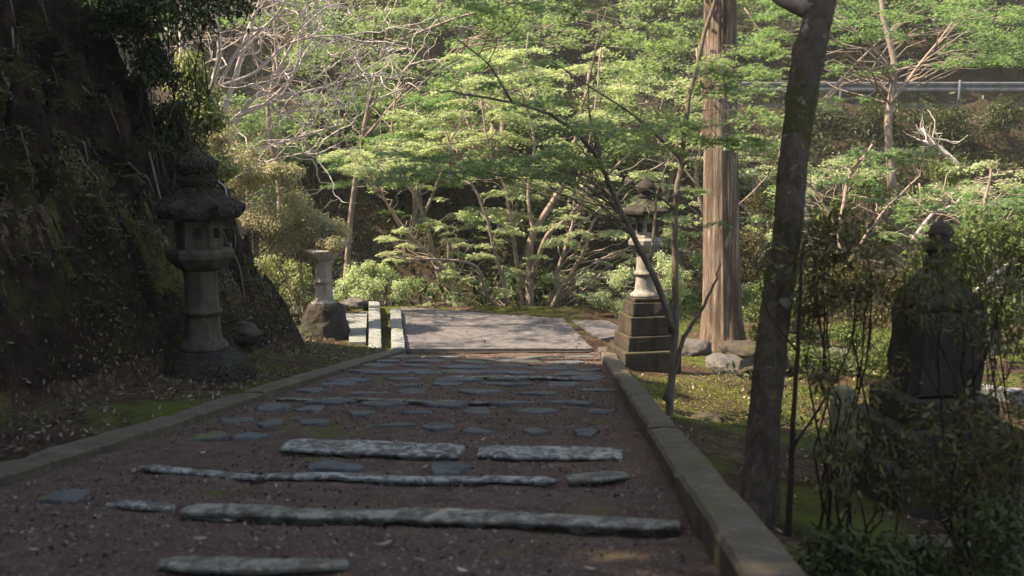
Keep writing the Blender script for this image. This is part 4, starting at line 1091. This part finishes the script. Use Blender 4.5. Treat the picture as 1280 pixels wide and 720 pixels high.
slope = [(300, 31, P4, 1.0, 'green tree behind the silvery branches'),
         (420, 33, P3, 1.0, 'pale green tree beyond the silvery branch tips'),
         (520, 31.5, P1, .75, 'leafy tree behind the left part of the many-stemmed maple'),
         (620, 33, P4, 1.2, 'green tree high behind the middle of the many-stemmed maple'),
         (730, 31, P3, 1.1, 'pale green tree behind the right part of the many-stemmed maple'),
         (830, 32, P1, .8, 'pale green tree just left of the cedar, on the far slope'),
         (950, 30.5, P4, .85, 'green tree just right of the cedar, below the guard rail'),
         (1240, 29, P4, .8, 'low green tree below the guard rail at the right edge')]
for k, (px, Y, pr, sc, lb) in enumerate(slope): place(pr, px, Y, sc, k*2.3+.5, lb, GB)
# right hand maples at middle distance, flat bright green layers
rg = np.random.default_rng(131)
def mid_maple(basepx, Y, stem_px, boxes, label, mat='mapleg', seed=1, leaf=.09, dens=330, yr=None, bark='maplebark'):
    rg = np.random.default_rng(seed)
    b = at(*basepx, Y)
    maple('maple_tree', b, [Sx(s, Y, r0, r1, .03) for s, r0, r1 in stem_px], pads_in(boxes, rg, yr or (Y-1.5, Y+1.5)), M[mat], M[bark], label, 'maple', leaf=leaf, dens=dens, seed=seed)
mid_maple((1075, 420), 18.0, [([(1075, 425), (1065, 360), (1050, 300), (1060, 230), (1090, 180)], .07, .02), ([(1060, 330), (1100, 270), (1150, 220)], .04, .015), ([(1055, 300), (1020, 240), (990, 215)], .04, .012)],
          [(1000, 188, 1120, 215, 10, .3, .6), (1090, 185, 1170, 210, 6, .3, .5), (1020, 215, 1110, 250, 6, .25, .45), (960, 230, 1040, 260, 5, .2, .4)], 'maple with flat bright green layers right of the leaning trunk', seed=141)
mid_maple((1240, 420), 15.0, [([(1240, 430), (1245, 340), (1230, 270), (1240, 210)], .05, .015), ([(1240, 300), (1200, 260), (1160, 240)], .03, .01)],
          [(1160, 225, 1290, 262, 13, .25, .5), (1120, 250, 1230, 285, 8, .22, .42), (1210, 280, 1290, 320, 7, .2, .4), (1090, 270, 1180, 300, 5, .2, .35)], 'maple with bright green sprays at the right edge behind the monument finial', seed=143)
mid_maple((1180, 380), 26.0, [([(1115, 240), (1110, 150), (1118, 90), (1105, 20), (1100, -40)], .11, .05), ([(1112, 130), (1150, 80), (1190, 30)], .05, .02), ([(1118, 90), (1080, 50), (1050, 20)], .04, .02)],
          [(1050, 10, 1280, 50, 16, .4, .9), (1170, 40, 1290, 80, 10, .4, .8), (1030, 60, 1110, 92, 6, .3, .6), (1120, 60, 1200, 85, 5, .3, .5), (940, 10, 1040, 70, 9, .4, .8), (925, 60, 1010, 95, 6, .3, .6)], 'maple with pale trunk crossing in front of the guard rail', seed=145, leaf=.12, dens=220)
mid_maple((905, 392), 22.0, [([(880, 392), (885, 300), (870, 220), (880, 150), (870, 60)], .06, .02), ([(884, 290), (930, 250), (960, 220)], .03, .01), ([(878, 240), (840, 190), (810, 140)], .03, .01)],
          [(860, 170, 960, 215, 8, .3, .55), (930, 190, 990, 215, 4, .3, .5), (780, 60, 900, 150, 12, .35, .7), (850, 260, 960, 300, 7, .25, .5), (800, 240, 870, 290, 6, .25, .45)], 'pale leaved maple mostly hidden behind the cedar', 'maple', seed=147)
mid_maple((1010, 300), 30.0, [([(1010, 300), (1005, 200), (1015, 100), (1005, 20), (1010, -30)], .10, .04), ([(1008, 150), (1060, 90), (1110, 40)], .05, .02), ([(1012, 90), (960, 50), (930, 10)], .04, .02)],
          [(930, 0, 1060, 60, 12, .5, 1.0), (1060, 0, 1290, 45, 14, .5, 1.0), (1180, 30, 1290, 95, 8, .4, .9), (1020, 120, 1120, 150, 5, .4, .7), (930, 60, 1000, 95, 5, .4, .7)], 'maple leaning over the road, left of the pale trunk at upper right', 'mapleg', seed=151, leaf=.12, dens=240)
mid_maple((1150, 400), 21.0, [([(1150, 400), (1140, 330), (1155, 280), (1150, 230)], .06, .02), ([(1145, 300), (1080, 260), (1030, 245)], .03, .01), ([(1152, 270), (1210, 230), (1260, 215)], .03, .01)],
          [(980, 195, 1100, 240, 10, .35, .7), (1080, 230, 1220, 270, 10, .35, .7), (1180, 200, 1290, 235, 8, .3, .6), (940, 260, 1040, 310, 7, .3, .5), (1010, 290, 1110, 340, 7, .3, .5)], 'broad pale maple on the valley floor behind the monument', 'maple', seed=153)
mid_maple((330, 400), 26.0, [([(345, 330), (350, 240), (335, 150), (345, 70), (340, -20)], .09, .03), ([(345, 200), (390, 150), (430, 130)], .04, .015)],
          [(250, 0, 420, 60, 8, .4, .8), (380, 120, 450, 170, 6, .3, .6), (280, 90, 400, 150, 7, .3, .6), (190, 0, 260, 60, 6, .4, .7)], 'green maple glimpsed through the bare silvery branches', 'mapleg', seed=155, leaf=.11, dens=180)
# overhead sprays of nearer maple at the top
mid_maple((470, 385), 27.0, [([(430, 380), (440, 260), (455, 160), (480, 60), (500, -20)], .09, .04), ([(450, 180), (520, 100), (600, 50)], .05, .02), ([(480, 60), (580, 20), (680, 0)], .05, .02)],
          [(440, 0, 640, 60, 18, .5, 1.0), (600, 0, 860, 70, 20, .5, 1.0), (400, 50, 520, 110, 8, .4, .8), (420, 90, 500, 130, 5, .4, .7)], 'tall maple whose grey green layers fill the top centre', 'maplefar', seed=149, leaf=.13, dens=190)

# ------------------------------------------------------------------ undergrowth carpets (uncountable)
def carpet(name, n, xr, yr, mat, leaf, hh, seed, label, cat, shape='long', cond=None, clus=.0, up=.8):
    rg = np.random.default_rng(seed)
    X = rg.uniform(*xr, n); Y = rg.uniform(*yr, n)
    if cond is not None:
        k = cond(X, Y, rg); X, Y = X[k], Y[k]
    if clus:
        m = fbm(X*clus, Y*clus, seed, 3); k = m > rg.uniform(-.6, .35, len(m)); X, Y = X[k], Y[k]
    Z = height(X, Y) + rg.uniform(0, 1, len(X))**1.3*hh
    C = np.stack([X, Y, Z], 1); N = rg.normal(0, .6, C.shape)+np.array([0, -.1, up])
    _link(name, leaves_mesh(name, C, N, leaf*rg.uniform(.5, 1.3, len(X)), shape, rg=rg), mat, label=label, cat=cat, kind='stuff')
carpet('undergrowth', 60000, (-30, 34), (21.2, 33.0), M['shademix'], .13, .5, 221, 'low plants in shade-darkened green on the valley floor beyond the landing', 'undergrowth', clus=.6)
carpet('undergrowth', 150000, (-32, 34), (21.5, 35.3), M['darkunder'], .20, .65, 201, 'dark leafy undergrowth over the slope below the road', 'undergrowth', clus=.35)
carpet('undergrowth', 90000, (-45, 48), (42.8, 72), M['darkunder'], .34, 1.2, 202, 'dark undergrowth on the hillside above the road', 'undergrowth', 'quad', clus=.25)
carpet('ground_cover', 45000, (-9, 13), (15.8, 23), M['ground_leaf'], .06, .22, 203, 'low green ground cover around the landing and cedar', 'ground cover',
       cond=lambda X, Y, r: ~((X > -3.2) & (X < 1.9) & (Y < 21.3)) & ~((X > 1.5) & (Y < 18.0) & (X < 5)), clus=.8)
carpet('ground_cover', 22000, (2.6, 12), (3.5, 16), M['darkunder'], .06, .20, 204, 'low dark ground cover right of the path', 'ground cover', clus=.9)
carpet('dry_bank_litter', 60000, (-8, -2.9), (4, 16.5), M['deadshade'], .05, .05, 215, 'dead leaves and twigs caught on the steep left bank', 'bank litter', cond=lambda X, Y, r: (toe(Y)-X > .0), clus=1.7, up=.2)
carpet('bank_plants', 110000, (-8, -3.0), (4, 16.5), M['bankfern'], .05, .16, 205, 'ferns and creeping plants on the shaded left bank', 'bank plants', cond=lambda X, Y, r: (toe(Y)-X > .1), clus=1.1, up=.3)
carpet('leaf_litter', 16000, (-5.2, -1.9), (3, 16), M['deadmix'], .048, .04, 206, 'pale fallen leaves on the foot of the left bank', 'leaf litter', cond=lambda X, Y, r: (X < left_in(Y)-.25) & (r.uniform(0, 1, len(X)) < .15+.85*np.exp(-np.maximum(toe(Y)-X, 0)*1.2)), clus=1.3)
carpet('leaf_litter', 2600, (1.2, 6), (4, 18), M['dead'], .06, .02, 207, 'fallen brown leaves on the mossy ground right of the kerb', 'leaf litter', cond=lambda X, Y, r: X > right_in(Y)+.3, clus=.9)
carpet('moss', 90000, (1.1, 5.5), (6.5, 17), M['mossl'], .022, .012, 231, 'bright moss cushions on the ground right of the kerb', 'moss', 'quad', cond=lambda X, Y, r: (X > right_in(Y)+.24) & ~((np.abs(X-1.74) < .5) & (np.abs(Y-13.4) < .5)), clus=.7)
carpet('moss', 30000, (-4.6, -1.9), (10.3, 16), M['mossd'], .024, .015, 232, 'olive moss over the toe of the left bank', 'moss', 'quad', cond=lambda X, Y, r: (X < left_in(Y)-.24), clus=1.0)
def bank_roots():
    rg = np.random.default_rng(233); mb = MB()
    for k in range(170):
        y = rg.uniform(5.5, 14.5); s0 = rg.uniform(.6, 3.5); x = float(toe(y))-s0; L = rg.uniform(.3, 1.1); n = 7; P = []
        dx = rg.normal(.5, .25); dy = rg.normal(0, .5)
        for i in range(n):
            t = i/(n-1)*L; X_ = x+dx*t+rg.normal(0, .02); Y_ = y+dy*t+rg.normal(0, .03)
            P.append((X_, Y_, float(bank_h(X_, Y_))+.03+.05*math.sin(i)))
        mb.tube(P, np.linspace(rg.uniform(.006, .018), .003, n), 5, False)
    mb.build('roots', M['youngbark'], smooth=True, label='thin roots and twigs hanging over the left bank', cat='roots', kind='stuff')
bank_roots()
def bank_ferns():
    rg = np.random.default_rng(234); C = []; N = []
    for k in range(620):
        y = rg.uniform(4.5, 15); s0 = rg.uniform(.2, 4.5)**1.0; x = float(toe(y))-s0; z = float(bank_h(x, y)); q = rg.integers(5, 9)
        for j in range(q):
            a = rg.uniform(-1.9, 1.9); L = rg.uniform(.12, .30); m_ = 13
            t = np.linspace(.1, 1, m_); w = (1-t)*.055+.01
            for sd in (-1, 1):
                px_ = x+math.cos(a)*L*t - sd*math.sin(a)*w; py_ = y+math.sin(a)*L*t + sd*math.cos(a)*w; pz_ = z+.05+L*(.7*t-1.0*t*t)
                C.append(np.stack([px_, py_, pz_], 1)); N.append(np.tile([0, 0, 1.], (m_, 1))+rg.normal(0, .25, (m_, 3)))
    C = np.concatenate(C); N = np.concatenate(N)
    _link('bank_ferns', leaves_mesh('bank_ferns', C, N, .045*rg.uniform(.6, 1.3, len(C)), 'long', rg=rg), M['bankfern'], label='small ferns sprouting all over the left bank', cat='ferns', kind='stuff')
bank_ferns()
# loose leaves on the path
rg = np.random.default_rng(208); X = rg.uniform(-2.6, 1.2, 260); Y = 3+12*rg.uniform(0, 1, 260)**1.2
k = (X > left_in(Y)+.05) & (X < right_in(Y)-.05); X, Y = X[k], Y[k]; edge = np.minimum(X-left_in(Y), right_in(Y)-X); k = rg.uniform(0, 1, len(X)) < .25+.75*np.exp(-edge*2.2); X, Y = X[k], Y[k]
C = np.stack([X, Y, path_h(X, Y)+.024], 1)
_link('fallen_leaves', leaves_mesh('fallen_leaves', C, rg.normal(0, .25, C.shape)+np.array([0, 0, 1]), .055*rg.uniform(.5, 1.3, len(X)), 'long', fold=.4, rg=rg), M['dead'], label='scattered dead leaves lying on the dirt path', cat='fallen leaves', kind='stuff')
rg = np.random.default_rng(210); u, v = rg.uniform(0, 1, 420), rg.uniform(0, 1, 420)
e_ = rg.uniform(0, 1, 420) < .6; u = np.where(e_, np.where(u < .5, u**2*.6, 1-(1-u)**2*.6), u)
LP = [np.array(g0(*q)) for q in ((508, 438), (741, 438), (704, 400), (501, 385))]
XY = (LP[0][None]*(1-u[:, None])+LP[1][None]*u[:, None])*(1-v[:, None])+(LP[3][None]*(1-u[:, None])+LP[2][None]*u[:, None])*v[:, None]
C = np.stack([XY[:, 0], XY[:, 1], np.full(420, .052)], 1)
_link('fallen_leaves', leaves_mesh('fallen_leaves', C, rg.normal(0, .25, C.shape)+np.array([0, 0, 1]), .06*rg.uniform(.4, 1.3, 420), 'long', fold=.4, rg=rg), M['deadmix'], label='small dead leaves drifted along the edges of the concrete landing', cat='fallen leaves', kind='stuff')

rg = np.random.default_rng(209); n = 15000; X = rg.uniform(-2.7, 1.4, n); Y = 2.6+13*rg.uniform(0, 1, n)**1.3
k = (X > left_in(Y)+.03) & (X < right_in(Y)-.03); X, Y = X[k], Y[k]
k = fbm(X*1.6, Y*1.6, 3, 4) > rg.uniform(-.9, .5, len(X)); X, Y = X[k], Y[k]
C = np.stack([X, Y, path_h(X, Y)+.006], 1)
_link('grit', leaves_mesh('grit', C, rg.normal(0, .55, C.shape)+np.array([0, 0, .8]), .022*rg.uniform(.4, 1.5, len(X)), 'quad', fold=.5, rg=rg), M['grit'], label='small dark bits of bark, grit and needles on the path', cat='grit', kind='stuff')
# ------------------------------------------------------------------ tall evergreens on the bank and behind the viewer: they shade the path
def evergreen(x, y, H, seed, label, lo=.25, rad=2.6, n=46):
    if H < 4: rad = 1.7; lo = .1
    rg = np.random.default_rng(seed); b = np.array([x, y, float(height(x, y))-.2])
    th = empty('evergreen_tree', b, 0, label, 'evergreen', 'tall evergreens on the left bank')
    mb = MB(); mb.tube([(0, 0, 0), (.1, 0, H*.3), (0, .1, H*.7), (.05, 0, H)], [.32, .26, .15, .04], 12)
    C = []; N = []
    for k in range(n):
        t = rg.uniform(lo, 1); a = rg.uniform(0, 6.28); L = rad*(1.15-t)*rg.uniform(.6, 1.1)+.4
        tip = np.array([math.cos(a)*L, math.sin(a)*L, H*t-.2*L]); mb.tube(wob((0, 0, H*t), tip, 5, .2, rg), np.linspace(.05, .012, 5), 5, False)
        for s in (.4, .7, 1.0):
            p, d = clump_points(np.array([0, 0, H*t])*(1-s)+tip*s, .6, 60, rg); C.append(p); N.append(d)
    mb.build('trunk', M['darkbark'], th, smooth=True)
    C = np.concatenate(C); N = np.concatenate(N)
    _link('crown', leaves_mesh('crown', C, N, .28, 'quad', rg=rg), M['ever'], th)
for q, (x, y, H) in enumerate([(-8.3, 6.8, 6), (-8.2, 8.9, 2.9), (-7.2, 3.2, 9), (-9, 0, 10), (-8.2, 10.6, 2.4), (-11, 5, 9), (-4.6, -4, 9), (3.0, -5, 11), (-12.5, 6.5, 7)]):
    evergreen(x, y, H, 300+q, ['tall dark evergreen on the left bank above the lantern', 'tall dark evergreen standing farther back on the left bank', 'tall dark evergreen on the near end of the left bank', 'tall dark evergreen behind the viewer on the bank', 'tall dark evergreen at the far shoulder of the bank', 'tall dark evergreen high on the bank crest', 'tall dark evergreen left of the path behind the viewer', 'tall dark evergreen right of the path behind the viewer', 'tall dark evergreen farthest up the bank'][q])

rg = np.random.default_rng(400)
SUN_AZ_VEC = np.array([-.95, -.10]); SUN_EL = R(50)
h = SUN_AZ_VEC/np.linalg.norm(SUN_AZ_VEC)
tos = np.array([h[0]*math.cos(SUN_EL), h[1]*math.cos(SUN_EL), math.sin(SUN_EL)])
def shade_maple(x, y, H, region, npad, seed, label):
    rg = np.random.default_rng(seed)
    bs = np.array([x, y, float(height(x, y))-.1]); pd = []
    for _ in range(npad):
        p = np.array([rg.uniform(*region[0]), rg.uniform(*region[1]), 0.3]); t = (x+rg.uniform(-2.2, 2.2)-p[0])/tos[0]
        pd.append((p+tos*t, rg.uniform(.25, .6)))
    maple('maple_tree', bs, [([bs, bs+[.3, -.2, H*.3], bs+[.6, -.4, H*.6], bs+[.9, -.3, H]], .16, .05), ([bs+[.3, -.2, H*.3], bs+[-.4, .6, H*.6], bs+[-.8, 1.0, H*.9]], .1, .04)],
      pd, M['mapleg'], M['darkbark'], label, 'maple', leaf=.10, dens=130, seed=seed+1, group='tall maples on the left bank above the picture')
shade_maple(-9.8, 17.6, 11, ((-1.8, 1.8), (15.8, 20.3)), 48, 401, 'tall maple at the far left beyond the bank, its crown above the picture')
shade_maple(-9.0, 13.2, 7, ((-2.0, 1.8), (11.0, 15.4)), 15, 403, 'tall maple on the left bank crest above the far end of the path')
# ------------------------------------------------------------------ air
mb = MB(); mb.box((0, 66, 38), (260, 230, 86)); hz = mb.build('haze', None, kind='stuff', label='thin pale air filling the valley', cat='haze')
hm, nt_, nn, ll = nodes('haze_air'); oo = nn.new('ShaderNodeOutputMaterial'); vv = nn.new('ShaderNodeVolumePrincipled')
vv.inputs['Color'].default_value = (.95, .93, .90, 1); vv.inputs['Density'].default_value = .0011; vv.inputs['Anisotropy'].default_value = .2
ll.new(vv.outputs[0], oo.inputs['Volume']); hz.data.materials.append(hm)
# ------------------------------------------------------------------ light
sl = bpy.data.lights.new('sun', 'SUN'); sl.energy = 4.5; sl.angle = R(.5); sl.color = (1, .93, .82)
so = bpy.data.objects.new('sun', sl); COL.objects.link(so)
from mathutils import Vector
so.rotation_euler = Vector(tuple(-tos)).to_track_quat('-Z', 'Y').to_euler()
w = bpy.data.worlds.new("World"); SC.world = w; w.use_nodes = True
nt = w.node_tree; bg = nt.nodes["Background"]; sk = nt.nodes.new("ShaderNodeTexSky"); sk.sky_type = 'NISHITA'; sk.sun_disc = False
sk.sun_elevation = SUN_EL; sk.sun_rotation = math.atan2(h[0], h[1])
nt.links.new(sk.outputs[0], bg.inputs[0]); bg.inputs[1].default_value = .12
SC.view_settings.view_transform = 'Standard'; SC.view_settings.look = 'None'; SC.view_settings.use_white_balance = True; SC.view_settings.white_balance_temperature = 8100; SC.view_settings.exposure = 1.8; SC.view_settings.gamma = 1
SC.cycles.max_bounces = 6; SC.cycles.diffuse_bounces = 3; SC.cycles.transmission_bounces = 4; SC.cycles.use_denoising = True
